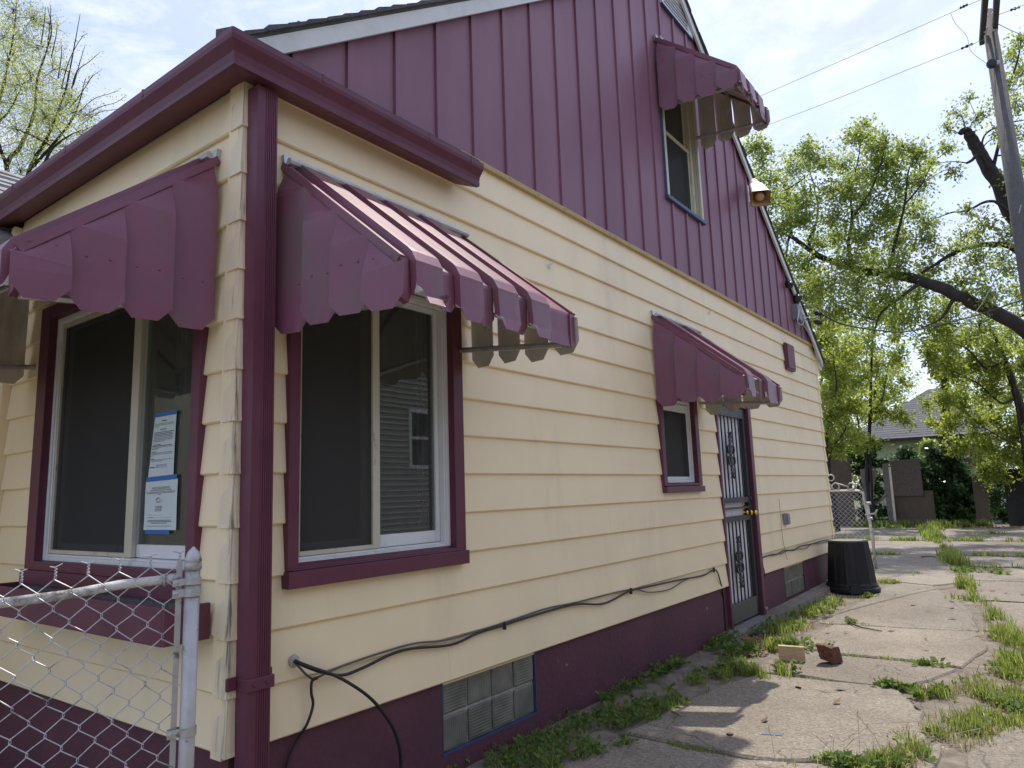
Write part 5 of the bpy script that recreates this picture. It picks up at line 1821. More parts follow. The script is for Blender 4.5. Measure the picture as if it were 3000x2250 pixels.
# service drop from house to pole
line('service_drop', [(2405, 920, 9.6), (2470, 950, 10), (2560, 966, 10.6), (2650, 972, 11.2), (2760, 950, 11.8), (2880, 918, 12.2), (2990, 880, 12.5), (3060, 855, 12.7)], .012, 'cable', 'black twisted service cable sagging from the roof edge to the right', 'service cable')
line('splice_wire', [(2346, 880, 9.2), (2372, 893, 9.3), (2398, 914, 9.5), (2406, 921, 9.6)], .007, 'linegrey', 'thin wire joining the roof edge anchor to the upper black splice', 'wire')
line('splice_wire', [(2345, 915, 9.2), (2362, 929, 9.3), (2385, 930, 9.45), (2400, 922, 9.55)], .006, 'alum', 'pale loop of wire between the junction box and the upper splice', 'wire')
line('splice_wire', [(2360, 936, 9.2), (2378, 942, 9.35), (2392, 946, 9.5), (2404, 934, 9.6), (2402, 924, 9.6)], .006, 'cable', 'dark wire drooping from the roof edge through the lower splice', 'wire')
for (u, v, lab) in ((2398, 918, 'black splice cover where the service cable meets the house wires'), (2397, 944, 'black splice cover hanging just below the first one')):
    c = at(u, v, 9.55); mb = MB(); mb.lathe([(.015, -.055), (.032, -.04), (.036, 0), (.03, .04), (.012, .055)], c, 10, ROT[0] + .3 * ROT[1]); tag(mb.build('splice_cover', M['cable']), lab, 'splice')
line('guy_wire', [(2992, 600, 12.6), (2960, 720, 12.9), (2900, 850, 13.4), (2850, 925, 14), (2790, 980, 14.6)], .010, 'alum', 'pale cable running from the pole down left through the branches', 'guy wire')


# ================================================================== TREES
def unit(a): return a / (np.linalg.norm(a, axis=-1, keepdims=True) + 1e-9)


class Leaves:
    def __init__(s): s.P = []; s.D = []; s.S = []

    def add(s, P, D, S): s.P.append(P); s.D.append(D); s.S.append(S)

    def build(s, name, m, parent, wr=.55):
        P = np.concatenate(s.P); D = unit(np.concatenate(s.D)); S = np.concatenate(s.S)[:, None]
        n = len(P)
        R = unit(rng.normal(size=(n, 3)) + np.array([0, 0, .9]))
        side = unit(np.cross(D, R)); up = np.cross(side, D)
        w = S * wr * .5
        mid = P + D * S * .45 + up * S * rng.uniform(-.12, .12, (n, 1))
        V = np.stack([P, mid + side * w, P + D * S, mid - side * w], 1).reshape(-1, 3)
        F = np.arange(4 * n).reshape(n, 4)
        return fast_mesh(name, V, [F], m, parent)


def tree(name, label, cat, base, limbs, clumps, lm, bm, leaf=(.05, .09), dens=1.0, twn=8, group=None, droop=.25, sprays=(), wr=.55, twig_r=.006, leafname='crown', jit=.16):
    t = thing(name, label, cat, tuple(base), group)
    mb = MB(); lv = Leaves()
    nodes = []; rad = []
    for pts, r0, r1 in limbs:
        P = catmull(pts, 6); R = np.linspace(r0, r1, len(P))
        R = R * (1 + .04 * np.sin(np.arange(len(P)) * 1.1) + rng.normal(0, .02, len(P)))
        P = [p + rng.normal(size=3) * r * .10 for p, r in zip(P, R)]
        mb.tube(P, list(R), 8 if r0 > .06 else 6)
        nodes += P; rad += list(R)
    for pts, r0, ll, dn in sprays:
        P = np.array(catmull(pts, 6)); mb.tube(list(P), list(np.linspace(r0, r0 * .35, len(P))), 4)
        n = int(len(P) * dn)
        i = rng.integers(len(P) // 4, len(P), n)
        dirs = unit(rng.normal(size=(n, 3)))
        pos = P[i] + dirs * rng.uniform(0, ll * 2.0, (n, 1))
        lv.add(pos, dirs + np.array([0, 0, -.1]), rng.uniform(leaf[0], leaf[1], n))
    clumps = sorted(clumps, key=lambda c: min(np.linalg.norm(np.array(c[0]) - q) for q in nodes[::4] or nodes))
    for (c, R, nl) in clumps:
        c = np.array(c, float)
        A = np.array(nodes); d = np.linalg.norm(A - c, axis=1) + np.maximum(0, A[:, 2] - c[2]) * .8
        k = int(np.argmin(d)); s = A[k]
        L = np.linalg.norm(c - s)
        if L > .08:
            mid = (s + c) / 2 + np.array([rng.normal() * .12, rng.normal() * .12, .10]) * L
            P = catmull([s, mid, c], 5)
            r0 = min(rad[k] * .6, .012 + .012 * L); r0 = max(r0, .008)
            RR = np.linspace(r0, max(.005, r0 * .35), len(P))
            mb.tube(P, list(RR), 5, False); nodes += P; rad += list(RR)
        for _ in range(twn):
            dr = unit(rng.normal(size=3) + np.array([0, 0, .25])); ln = R * rng.uniform(.55, 1.1)
            e = c + dr * ln; m_ = c + dr * ln * .5 + rng.normal(size=3) * ln * .12
            P = np.array([c, m_, e])
            mb.tube(P, [twig_r, twig_r * .7, twig_r * .35], 3, False)
            n = max(2, int(nl * dens / twn))
            u = rng.uniform(.15, 1.05, (n, 1))
            pos = (1 - u) ** 2 * c + 2 * u * (1 - u) * m_ + u ** 2 * e + rng.normal(size=(n, 3)) * R * jit
            dd = unit(dr * .6 + rng.normal(size=(n, 3)) * .8 + np.array([0, 0, -droop]))
            lv.add(pos, dd, rng.uniform(leaf[0], leaf[1], n))
    mb.build('trunk', bm, t, True)
    lv.build(leafname, lm, t, wr)
    return t


def CL(lst, d, jd, nl, sc=1.0):
    out = []
    for (u, v, r) in lst:
        dd = d + random.uniform(-jd, jd)
        out.append((at(u, v, dd), r * sc * dd / FOC, int(nl * (r / 50) ** 2)))
    return out


def lim(lst, r0, r1): return ([at(*p) for p in lst], r0, r1)


# big maple whose limb crosses the picture
tb = at(3080, 1010, 16.2)
base = np.array([tb[0] + .5, tb[1] + .2, G])
limbs = [([base, base * .5 + tb * .5 + [.1, 0, 0], tb, at(3060, 830, 16.5)], .40, .24),
         lim([(3060, 830, 16.5), (3000, 690, 16.8), (2962, 620, 17), (2905, 510, 17.2), (2862, 432, 17.4), (2838, 388, 17.4)], .20, .125),
         lim([(3060, 1010, 16.2), (2960, 938, 16.1), (2850, 886, 16.2), (2760, 846, 16.4), (2670, 815, 16.7), (2590, 802, 17), (2500, 786, 17.3), (2440, 766, 17.6), (2390, 745, 17.8), (2340, 708, 18), (2316, 690, 18.1)], .165, .04),
         lim([(2838, 388, 17.4), (2826, 380, 17.4), (2812, 392, 17.4)], .10, .06),
         lim([(2316, 690, 18.1), (2316, 650, 18.1), (2310, 600, 18.1), (2304, 556, 18.1), (2290, 534, 18.2), (2262, 516, 18.2), (2230, 502, 18.3)], .05, .012),
         lim([(2304, 556, 18.1), (2330, 540, 18.0), (2370, 508, 18), (2378, 460, 18)], .028, .008),
         lim([(2372, 737, 17.9), (2371, 700, 17.9), (2391, 655, 17.8), (2396, 600, 17.8), (2388, 565, 17.8), (2378, 520, 17.8), (2350, 460, 17.8)], .045, .010),
         lim([(2500, 786, 17.3), (2486, 720, 17.3), (2496, 640, 17.2), (2492, 560, 17.2), (2512, 480, 17.1), (2528, 380, 17.1)], .05, .008),
         lim([(2496, 640, 17.2), (2550, 560, 17), (2580, 480, 17), (2596, 420, 17)], .03, .008),
         lim([(2600, 802, 17), (2626, 700, 16.8), (2650, 600, 16.7), (2662, 500, 16.7), (2690, 450, 16.7)], .05, .008),
         lim([(2650, 600, 16.7), (2700, 540, 16.6), (2730, 480, 16.6)], .025, .008),
         lim([(2312, 692, 18.1), (2306, 725, 18.1), (2306, 770, 18.0), (2330, 830, 17.9)], .035, .012),
         lim([(2330, 704, 18.1), (2290, 680, 18.2), (2268, 668, 18.2)], .03, .01),
         lim([(3046, 800, 16.5), (2960, 722, 16.4), (2850, 722, 16.5), (2780, 750, 16.6), (2700, 800, 16.7)], .09, .03),
         lim([(2975, 640, 16.9), (2930, 600, 16.6), (2893, 590, 16.6), (2830, 618, 16.6), (2790, 622, 16.7), (2740, 640, 16.7)], .045, .01),
         lim([(2905, 510, 17.2), (2870, 455, 17), (2846, 470, 16.9), (2832, 478, 16.9)], .05, .03),
         lim([(2905, 515, 17.2), (2930, 400, 17), (2945, 300, 17), (2985, 160, 17), (2990, 110, 17)], .05, .008),
         lim([(2870, 450, 17.3), (2890, 390, 17.2), (2960, 360, 17.1), (3010, 350, 17)], .03, .01),
         lim([(2700, 825, 16.6), (2640, 870, 16.4), (2580, 920, 16.4), (2560, 980, 16.4)], .05, .012),
         lim([(2800, 862, 16.3), (2760, 930, 16.2), (2700, 960, 16.2)], .045, .012)]
clA = [(2218, 430, 38), (2232, 470, 42), (2248, 530, 50), (2330, 500, 52), (2352, 440, 30), (2392, 470, 50), (2298, 600, 55), (2360, 590, 55), (2240, 600, 42), (2430, 560, 46), (2285, 670, 50), (2350, 655, 45), (2440, 640, 46),
       (2466, 480, 42), (2510, 410, 46), (2530, 365, 26), (2556, 440, 50), (2592, 420, 34), (2620, 470, 48), (2650, 440, 34), (2690, 465, 40), (2480, 560, 55), (2550, 520, 58), (2615, 550, 58), (2685, 540, 46), (2728, 480, 26),
       (2540, 600, 58), (2610, 640, 56), (2675, 620, 46), (2460, 700, 50), (2540, 690, 56), (2620, 720, 56), (2700, 700, 42), (2388, 715, 40), (2716, 660, 36), (2480, 770, 55), (2560, 775, 60), (2640, 780, 60), (2730, 790, 50),
       (2350, 780, 50), (2410, 830, 60), (2500, 850, 60), (2590, 870, 60), (2680, 880, 60), (2780, 905, 60), (2350, 870, 50), (2315, 760, 40), (2440, 920, 60), (2540, 930, 60), (2640, 950, 60), (2740, 960, 60)]
clB = [(2992, 120, 36), (2965, 165, 36), (2998, 210, 44), (2955, 250, 36), (2975, 300, 40), (2930, 310, 34), (2862, 345, 34), (2838, 290, 22), (2806, 335, 30), (2776, 380, 26), (2778, 440, 34), (2930, 400, 36), (2975, 400, 42),
       (2800, 500, 30), (2970, 540, 40), (2840, 620, 30), (2880, 660, 40), (2965, 690, 50), (2830, 690, 40), (2860, 760, 56), (2950, 790, 60), (2790, 735, 36), (2990, 860, 60), (2900, 860, 60), (2820, 830, 55), (2870, 950, 60), (2970, 950, 60), (3000, 470, 44), (3000, 600, 44)]
tree('maple_tree', 'big maple with a long dark limb reaching left across the sky', 'tree', base, limbs, CL(clA, 17.3, 1.0, 760, 1.3) + CL(clB, 16.8, 1.0, 480, 1.2), M['leaf_maple'], M['bark'],
     leaf=(.055, .11), twn=16, jit=.2, group='trees behind the driveway')

# saplings and scrub along the rear fence
def sapling(label, u, v, d, lms, cls, dens, lm='leaf_mid', leaf=(.07, .13), bark='bark', name='sapling', cat='tree', jd=.7, group='trees behind the driveway', twn=8):
    b = PG(u, v) if v else None
    b = at(u, 1400, d); b = np.array([b[0], b[1], G])
    L_ = [([b] + [at(*p) for p in q], r0, r1) for q, r0, r1 in lms]
    tree(name, label, cat, b, L_, CL(cls, d, jd, dens * (3.0 if lm == 'leaf_dark' else 4.6), 1.08 if lm == 'leaf_dark' else 1.35), M[lm], M[bark], leaf=leaf, twn=twn, group=group, twig_r=.007)


random.seed(21)
sapling('slender sapling with pale forked stems standing behind the fence gap', 2545, 0, 22.5,
        [([(2540, 1400, 22.5), (2548, 1250, 22.5), (2552, 1100, 22.4), (2556, 1000, 22.3), (2560, 920, 22.2)], .075, .015), ([(2544, 1380, 22.5), (2520, 1270, 22.3), (2505, 1180, 22.2), (2490, 1080, 22.2)], .05, .012), ([(2548, 1250, 22.5), (2585, 1170, 22.4), (2600, 1080, 22.3)], .04, .01)],
        [(2540, 1000, 50), (2500, 1040, 50), (2570, 1060, 45), (2470, 960, 48), (2520, 1120, 45), (2590, 1130, 40), (2560, 1200, 42), (2500, 1200, 45), (2600, 1210, 38), (2620, 1050, 36), (2540, 1290, 42), (2580, 920, 40), (2620, 980, 34), (2650, 1230, 34), (2640, 1120, 26), (2500, 1290, 36)], 175)
sapling('leaning yellow green sapling close behind the house corner', 2440, 0, 20.5,
        [([(2436, 1420, 20.5), (2420, 1320, 20.4), (2430, 1230, 20.3), (2450, 1140, 20.2), (2440, 1040, 20.1)], .07, .015), ([(2430, 1350, 20.5), (2470, 1270, 20.3), (2490, 1230, 20.2)], .05, .012)],
        [(2430, 960, 50), (2400, 1010, 45), (2460, 1040, 50), (2410, 1080, 50), (2460, 1120, 50), (2420, 1160, 45), (2480, 1200, 48), (2430, 1240, 48), (2470, 1290, 45), (2400, 880, 45), (2380, 950, 30), (2440, 1310, 34), (2370, 830, 34)], 200)
sapling('spreading bright green tree with hanging boughs at the right edge', 3010, 0, 20.0,
        [([(3020, 1350, 20), (2990, 1200, 19.8), (2960, 1100, 19.6), (2930, 1020, 19.5), (2900, 960, 19.5)], .16, .03), ([(2990, 1200, 19.8), (2930, 1180, 19.5), (2860, 1120, 19.3), (2800, 1100, 19.2)], .05, .012), ([(2960, 1100, 19.6), (2890, 1080, 19.4), (2830, 1020, 19.3), (2760, 1000, 19.3)], .05, .012), ([(3010, 1300, 20), (2950, 1290, 19.6), (2880, 1250, 19.4)], .045, .012)],
        [(2960, 1000, 55), (2900, 1000, 50), (2840, 1000, 50), (2780, 1010, 48), (2990, 1070, 55), (2930, 1080, 50), (2860, 1080, 48), (2790, 1090, 42), (2740, 1060, 38), (2970, 1150, 50), (2900, 1150, 42), (2830, 1170, 40), (2770, 1180, 36), (2990, 1230, 50), (2920, 1240, 42), (2850, 1240, 42), (2790, 1250, 36), (2960, 1300, 50), (2880, 1310, 44), (2820, 1310, 36), (3000, 1360, 50), (2930, 1360, 46), (2720, 1000, 34), (2880, 1390, 36)], 215)
sapling('vine wrapped dead trunk rising before the grey roof', 2770, 0, 23.0,
        [([(2768, 1300, 23), (2772, 1180, 23), (2766, 1080, 23), (2772, 990, 23), (2766, 930, 23)], .16, .07)],
        [(2770, 960, 30), (2764, 1010, 30), (2776, 1060, 28), (2766, 1110, 26), (2774, 1160, 26), (2782, 1200, 24), (2740, 1240, 30), (2800, 1220, 30), (2720, 1180, 24)], 230, 'leaf_mid', (.07, .12))
sapling('dark glossy bush covering the middle of the rear fence', 2770, 0, 22.4,
        [([(2770, 1440, 22.4), (2775, 1380, 22.3)], .05, .02), ([(2765, 1470, 22.4), (2720, 1400, 22.2)], .04, .02), ([(2775, 1470, 22.4), (2830, 1400, 22.2)], .04, .02)],
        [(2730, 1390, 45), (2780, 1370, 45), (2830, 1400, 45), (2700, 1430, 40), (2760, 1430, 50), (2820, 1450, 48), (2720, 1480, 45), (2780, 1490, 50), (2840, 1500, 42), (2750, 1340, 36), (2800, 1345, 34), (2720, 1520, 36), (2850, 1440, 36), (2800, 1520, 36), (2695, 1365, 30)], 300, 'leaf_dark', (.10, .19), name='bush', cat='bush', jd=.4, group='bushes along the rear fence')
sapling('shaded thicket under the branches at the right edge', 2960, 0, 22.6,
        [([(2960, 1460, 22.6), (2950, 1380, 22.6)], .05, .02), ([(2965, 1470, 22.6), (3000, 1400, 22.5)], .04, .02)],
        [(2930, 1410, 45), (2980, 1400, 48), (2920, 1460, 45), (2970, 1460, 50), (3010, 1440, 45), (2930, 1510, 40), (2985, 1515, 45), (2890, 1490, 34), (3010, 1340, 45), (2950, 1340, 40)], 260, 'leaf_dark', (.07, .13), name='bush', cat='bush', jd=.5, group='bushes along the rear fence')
sapling('leafy vine mound over the gap between plywood panel and posts', 2535, 0, 23.2,
        [([(2535, 1440, 23.2), (2535, 1360, 23.2)], .04, .02)],
        [(2525, 1330, 34), (2550, 1350, 30), (2520, 1370, 30), (2565, 1320, 26), (2575, 1400, 24), (2580, 1440, 24), (2500, 1340, 26), (2585, 1360, 22), (2545, 1420, 26), (2565, 1480, 26), (2535, 1500, 26), (2585, 1500, 24), (2515, 1450, 22)], 260, 'leaf_dark', (.10, .18), name='vine', cat='vine', jd=.2, group='bushes along the rear fence')
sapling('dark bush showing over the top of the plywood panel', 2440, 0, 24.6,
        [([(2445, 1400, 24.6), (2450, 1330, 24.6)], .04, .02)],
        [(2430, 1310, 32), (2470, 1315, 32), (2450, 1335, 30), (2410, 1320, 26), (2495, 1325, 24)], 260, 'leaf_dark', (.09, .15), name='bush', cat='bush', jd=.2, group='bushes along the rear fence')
sapling('round dark leafed shrub top in front of the green siding', 2655, 0, 24.6,
        [([(2655, 1400, 24.6), (2655, 1340, 24.6)], .03, .015)],
        [(2655, 1325, 24), (2640, 1335, 18), (2672, 1338, 18), (2655, 1350, 20)], 330, 'leaf_dark', (.10, .17), name='bush', cat='bush', jd=.1, group='bushes along the rear fence')
sapling('feathery light green shoot rising above the fence', 2712, 0, 24.2,
        [([(2712, 1400, 24.2), (2712, 1300, 24.2), (2714, 1285, 24.2)], .025, .01)],
        [(2712, 1295, 16), (2705, 1318, 18), (2724, 1315, 18), (2712, 1340, 20), (2700, 1360, 18), (2730, 1350, 18)], 300, 'leaf_maple', (.08, .16), name='bush', cat='bush', jd=.1, group='bushes along the rear fence')
sapling('small pale green shrub at the end of the far slab', 2850, 0, 22.0,
        [([(2850, 1530, 22), (2850, 1505, 22)], .02, .01)],
        [(2800, 1512, 16), (2830, 1508, 18), (2850, 1520, 18), (2875, 1500, 20), (2890, 1518, 16), (2835, 1525, 14), (2905, 1500, 14)], 120, 'weed', (.09, .15), name='bush', cat='bush', jd=.2, group='bushes along the rear fence')

random.seed(33)
for lab, uu, dd in (('far leafy tree seen through the gap left of the grey roof', 2560, 38), ('far leafy tree behind the right end of the grey roof', 2900, 40), ('far leafy tree just behind the house corner', 2400, 36)):
    b = at(uu, 1400, dd); b = np.array([b[0], b[1], G])
    cl_ = [(uu + random.uniform(-130, 130), random.uniform(1040, 1430), random.uniform(34, 55)) for _ in range(34)]
    tree('far_tree', lab, 'tree', b, [([b, at(uu, 1250, dd), at(uu + 10, 1080, dd)], .2, .04)], CL(cl_, dd, 2.5, 420, 1.2), M['leaf_mid'], M['bark'], leaf=(.11, .2), twn=6, group='trees behind the driveway', twig_r=.01)

# airy spring tree behind the house on the left
random.seed(5)
TD = 15.0
lt = at(70, 900, TD)
b = np.array([lt[0], lt[1], G])
st = at(60, 640, TD)
limbs = [([b, b * .4 + st * .6, st], .2, .13),
         lim([(60, 640, TD), (20, 490, TD), (62, 425, 15.1), (100, 330, 15.2), (110, 230, 15.2), (150, 100, 15.2), (140, 20, 15.2)], .055, .006),
         lim([(60, 640, TD), (85, 500, 14.9), (130, 420, 14.8), (152, 370, 14.8), (190, 270, 14.8), (215, 150, 14.8), (235, 40, 14.8)], .05, .005),
         lim([(85, 500, 14.9), (140, 440, 14.5), (205, 360, 14.4), (232, 300, 14.4), (250, 230, 14.4)], .04, .006),
         lim([(60, 640, TD), (0, 560, 15.3), (-20, 400, 15.4), (10, 250, 15.4), (40, 100, 15.4), (50, -20, 15.4)], .055, .006),
         lim([(60, 640, TD), (110, 530, 14.4), (150, 440, 14.2), (200, 400, 14.1), (240, 380, 14.1)], .05, .008),
         lim([(20, 490, TD), (-10, 380, 14.6), (30, 320, 14.6), (70, 240, 14.6)], .04, .006)]
cls = [(40, 30, 50), (95, 55, 46), (60, 110, 60), (20, 190, 60), (110, 140, 52), (145, 70, 36), (90, 215, 60), (155, 205, 46), (30, 290, 60), (125, 295, 58), (190, 260, 42), (50, 380, 60), (150, 380, 55), (215, 330, 46), (100, 450, 60), (190, 430, 50), (240, 395, 38), (10, 110, 40),
       (260, 340, 32), (5, 450, 50), (160, 480, 46), (60, 500, 46), (-30, 60, 50), (-30, 250, 50), (210, 290, 30), (-20, 350, 50), (130, 340, 46), (80, 320, 50), (175, 320, 40), (60, 250, 50), (110, 400, 50), (40, 160, 46)]
def sp(pts, r=.012, dn=2.2): return ([at(u, v, 14.5) for u, v in pts], r, .05, dn)
sprays = [sp([(180, 260), (195, 200), (215, 150), (240, 110), (256, 97)]), sp([(210, 260), (225, 210), (262, 180), (293, 153)]), sp([(220, 300), (250, 255), (270, 225), (299, 203)]), sp([(230, 330), (275, 290), (320, 275), (348, 264)]),
          sp([(240, 345), (290, 315), (340, 300), (372, 278)]), sp([(230, 370), (290, 330), (330, 322), (374, 318)]), sp([(140, 130), (148, 60), (148, 15)]), sp([(150, 170), (165, 100), (168, 66)]), sp([(120, 130), (130, 60), (133, 20)]), sp([(170, 230), (180, 160), (178, 120)]), sp([(230, 390), (270, 370), (320, 350), (352, 335)]), sp([(215, 250), (235, 180), (250, 130)]), sp([(200, 320), (240, 270), (258, 240), (275, 215)])]
tree('spring_tree', 'airy yellow green tree in young leaf behind the house at left', 'tree', b, limbs, CL(cls, 14.9, 1.2, 760, 1.7), M['leaf_spring'], M['bark'], leaf=(.030, .055), twn=22, sprays=sprays, twig_r=.0045, wr=.5, droop=.05, jit=.22, group=None)

# ================================================================== WEEDS, GRASS, LITTER
def patchy(p, thr):
    x, y = p[:, 0], p[:, 1]
    f = np.sin(x * 9.1 + 1.3 * np.sin(y * 4.3)) + np.sin(y * 6.7 + 2.1 * np.sin(x * 5.9) + 1.0) + .7 * np.sin(x * 21 + y * 17)
    return f > thr + rng.normal(0, .35, len(x))


class Blades:
    def __init__(s): s.V = []; s.n = 0

    def patch(s, path, width, n, h, w, lean=.45, zc=G, thr=-.5):
        P = np.array(path, float)
        seg = np.linalg.norm(np.diff(P, axis=0), axis=1); cum = np.concatenate([[0], np.cumsum(seg)])
        # clumped positions along the path
        nc = max(3, int(n / 9))
        tcl = rng.uniform(0, cum[-1], nc); lat = rng.normal(0, width * .42, nc)
        k = rng.integers(0, nc, n)
        t = np.clip(tcl[k] + rng.normal(0, .03, n), 0, cum[-1] - 1e-6)
        i = np.searchsorted(cum, t, 'right') - 1
        i = np.clip(i, 0, len(seg) - 1)
        f = ((t - cum[i]) / seg[i])[:, None]
        pos = P[i] * (1 - f) + P[i + 1] * f
        d = (P[i + 1] - P[i]) / seg[i][:, None]
        nr = np.stack([-d[:, 1], d[:, 0]], 1)
        pos = pos + nr * (lat[k] + rng.normal(0, .02, n))[:, None]
        keep = patchy(pos, thr)
        pos = pos[keep]; n = len(pos)
        base = np.concatenate([pos, np.full((n, 1), zc - .01)], 1)
        H = rng.uniform(.35, 1.0, n) ** 1.2 * h
        a = rng.uniform(0, 2 * math.pi, n)
        dr = np.stack([np.cos(a), np.sin(a), np.zeros(n)], 1)
        ln = rng.uniform(.1, 1.3, n) * lean
        sd = np.stack([-np.sin(a), np.cos(a), np.zeros(n)], 1) * (w * rng.uniform(.6, 1.2, n))[:, None] * .5
        up = np.array([0, 0, 1.0])
        m = base + up * (H * .55)[:, None] + dr * (H * ln * .35)[:, None]
        tip = base + up * (H * (1 - .35 * ln))[:, None] + dr * (H * ln)[:, None]
        s.V.append(np.stack([base - sd, base + sd, m + sd * .8, m - sd * .8, tip], 1))

    def build(s, name, m, label):
        V = np.concatenate(s.V); n = len(V)
        b = np.arange(n)[:, None] * 5
        o = fast_mesh(name, V.reshape(-1, 3), [b + np.array([0, 1, 2, 3]), b + np.array([3, 2, 4])], m)
        return tag(o, label, 'grass', kind='stuff')


class Broad:
    """low broad-leaved weeds: rosettes and creeping leaves"""
    def __init__(s): s.lv = Leaves()

    def patch(s, path, width, n, size, h=.06, zc=G, thr=-.2):
        P = np.array(path, float)
        seg = np.linalg.norm(np.diff(P, axis=0), axis=1); cum = np.concatenate([[0], np.cumsum(seg)])
        for _ in range(n):
            t = rng.uniform(0, cum[-1]); i = min(len(seg) - 1, int(np.searchsorted(cum, t, 'right') - 1))
            f = (t - cum[i]) / seg[i]
            d = (P[i + 1] - P[i]) / seg[i]
            p = P[i] * (1 - f) + P[i + 1] * f + np.array([-d[1], d[0]]) * rng.normal(0, width * .42)
            if not patchy(p[None], thr)[0]: continue
            k = rng.integers(5, 12); sz = size * rng.uniform(.5, 1.2)
            hh = h * rng.uniform(.2, 1.0)
            a = rng.uniform(0, 6.28, k); el = rng.uniform(.05, .9, k)
            D = np.stack([np.cos(a) * np.cos(el), np.sin(a) * np.cos(el), np.sin(el)], 1)
            B_ = np.concatenate([np.tile(p, (k, 1)) + rng.normal(0, sz * .5, (k, 2)), (zc + rng.uniform(0, hh, k))[:, None]], 1)
            s.lv.add(B_, D, rng.uniform(.6, 1.3, k) * sz)

    def build(s, name, m, label): return tag(s.lv.build(name, m, None, .62), label, 'weeds', kind='stuff')


def W2(lst): return [tuple(PG(u, v)[:2]) for u, v in lst]


gr = Blades(); br = Broad()
# beside the foundation
br.patch([(.12, 1.15), (.20, 1.5), (.22, 2.0), (.2, 2.5)], .26, 420, .030, .045, thr=-.6)
br.patch([(.36, 1.5), (.40, 2.0), (.36, 2.7)], .16, 220, .030, .04, thr=-.2)
br.patch([(.03, 2.2), (.04, 2.8), (.04, 3.4), (.04, 4.6)], .06, 170, .04, .07, thr=-.1)
br.patch([(.36, 2.6), (.40, 3.2), (.42, 3.9), (.42, 4.7)], .15, 190, .040, .05, thr=-.2)
gr.patch([(.10, 1.2), (.20, 1.8), (.28, 2.6)], .30, 1100, .07, .004, thr=.0)
gr.patch([(.34, 1.3), (.40, 2.1), (.38, 3.0), (.44, 3.8)], .16, 1500, .085, .005, thr=.0)
gr.patch([(.38, 3.0), (.42, 3.6), (.45, 4.0)], .12, 700, .11, .006)
br.patch(W2([(2120, 1970), (2200, 1985), (2270, 1975), (2310, 1965)]), .11, 70, .05, .09)
gr.patch(W2([(2130, 1965), (2210, 1980), (2300, 1975)]), .13, 1500, .13, .006)
br.patch(W2([(2120, 1915), (2200, 1905), (2280, 1895), (2330, 1890), (2390, 1905)]), .16, 90, .045, .07, thr=.1)
gr.patch(W2([(2190, 1905), (2260, 1890), (2320, 1885)]), .14, 1500, .13, .007, thr=-.2)
br.patch([(.03, 4.2), (.05, 4.8), (.2, 5.0), (.25, 5.8)], .10, 80, .05, .09, thr=.1)
gr.patch(W2([(2270, 1870), (2330, 1830), (2390, 1795), (2430, 1775), (2450, 1762)]), .13, 1700, .14, .008, thr=-.3)
br.patch(W2([(2290, 1850), (2340, 1825), (2400, 1790), (2450, 1765)]), .13, 80, .055, .07)
br.patch(W2([(2450, 1748), (2500, 1750), (2550, 1748)]), .03, 22, .05, .05)
gr.patch(W2([(2440, 1750), (2500, 1752), (2560, 1748)]), .04, 130, .07, .008)
gr.patch([(-.1, 9.2), (.0, 10.2), (-.05, 11.2)], .14, 500, .14, .011)
# transverse joints
gr.patch(W2([(1960, 2170), (2050, 2195), (2130, 2205)]), .02, 260, .035, .004); gr.patch(W2([(2130, 2208), (2250, 2232), (2300, 2235)]), .012, 110, .025, .004, thr=.3)
br.patch(W2([(2290, 2238), (2340, 2228), (2400, 2228), (2440, 2236), (2490, 2246)]), .05, 70, .04, .05); gr.patch(W2([(2290, 2238), (2400, 2229), (2480, 2242), (2560, 2247)]), .045, 700, .09, .0045)
br.patch(W2([(2500, 2250), (2620, 2242), (2700, 2195), (2730, 2175), (2820, 2170)]), .10, 80, .04, .05, thr=.2); gr.patch(W2([(2520, 2248), (2640, 2228), (2700, 2190), (2800, 2165)]), .10, 1500, .10, .005, thr=-.2)
gr.patch(W2([(2290, 1981), (2400, 1992), (2480, 1999)]), .012, 100, .03, .005, thr=.2); br.patch(W2([(2475, 2000), (2560, 2008), (2620, 2016), (2690, 2022)]), .025, 50, .04, .04)
gr.patch(W2([(2475, 1921), (2560, 1927), (2640, 1936), (2700, 1945), (2770, 1952)]), .03, 260, .05, .006, thr=.2); br.patch(W2([(2700, 1947), (2750, 1952), (2800, 1957)]), .05, 26, .045, .05)
gr.patch(W2([(2440, 1830), (2500, 1826), (2620, 1836)]), .02, 110, .04, .007, thr=.3); gr.patch(W2([(2820, 1845), (2900, 1850)]), .03, 90, .05, .007); br.patch(W2([(2485, 1825), (2510, 1824)]), .03, 12, .045, .04)
gr.patch(W2([(2565, 1708), (2600, 1706), (2640, 1705)]), .09, 330, .09, .012); gr.patch(W2([(2770, 1752), (2900, 1760), (3010, 1764)]), .06, 420, .09, .010, thr=.1)
gr.patch(W2([(2655, 1690), (2700, 1680)]), .06, 70, .06, .010)
gr.patch([(-.3, 11.45), (.9, 11.7), (1.1, 11.72)], .03, 120, .035, .011, thr=.4); gr.patch([(1.3, 11.72), (2.4, 11.72), (4, 11.7)], .18, 1300, .13, .013, thr=.1)
br.patch([(1.2, 11.0), (2.0, 10.9), (2.6, 11.2)], .2, 40, .08, .06, thr=.2)
gr.patch([(-.6, 13.42), (-.1, 13.42), (.1, 13.5)], .10, 420, .11, .014); gr.patch([(.95, 13.6), (2, 13.6), (4, 13.6)], .16, 1300, .14, .015, thr=.0)
gr.patch([(-2.5, 17.1), (0, 17.1), (.6, 17.2), (2, 17.2), (4.5, 17.25)], .24, 3300, .15, .018, thr=-.3)
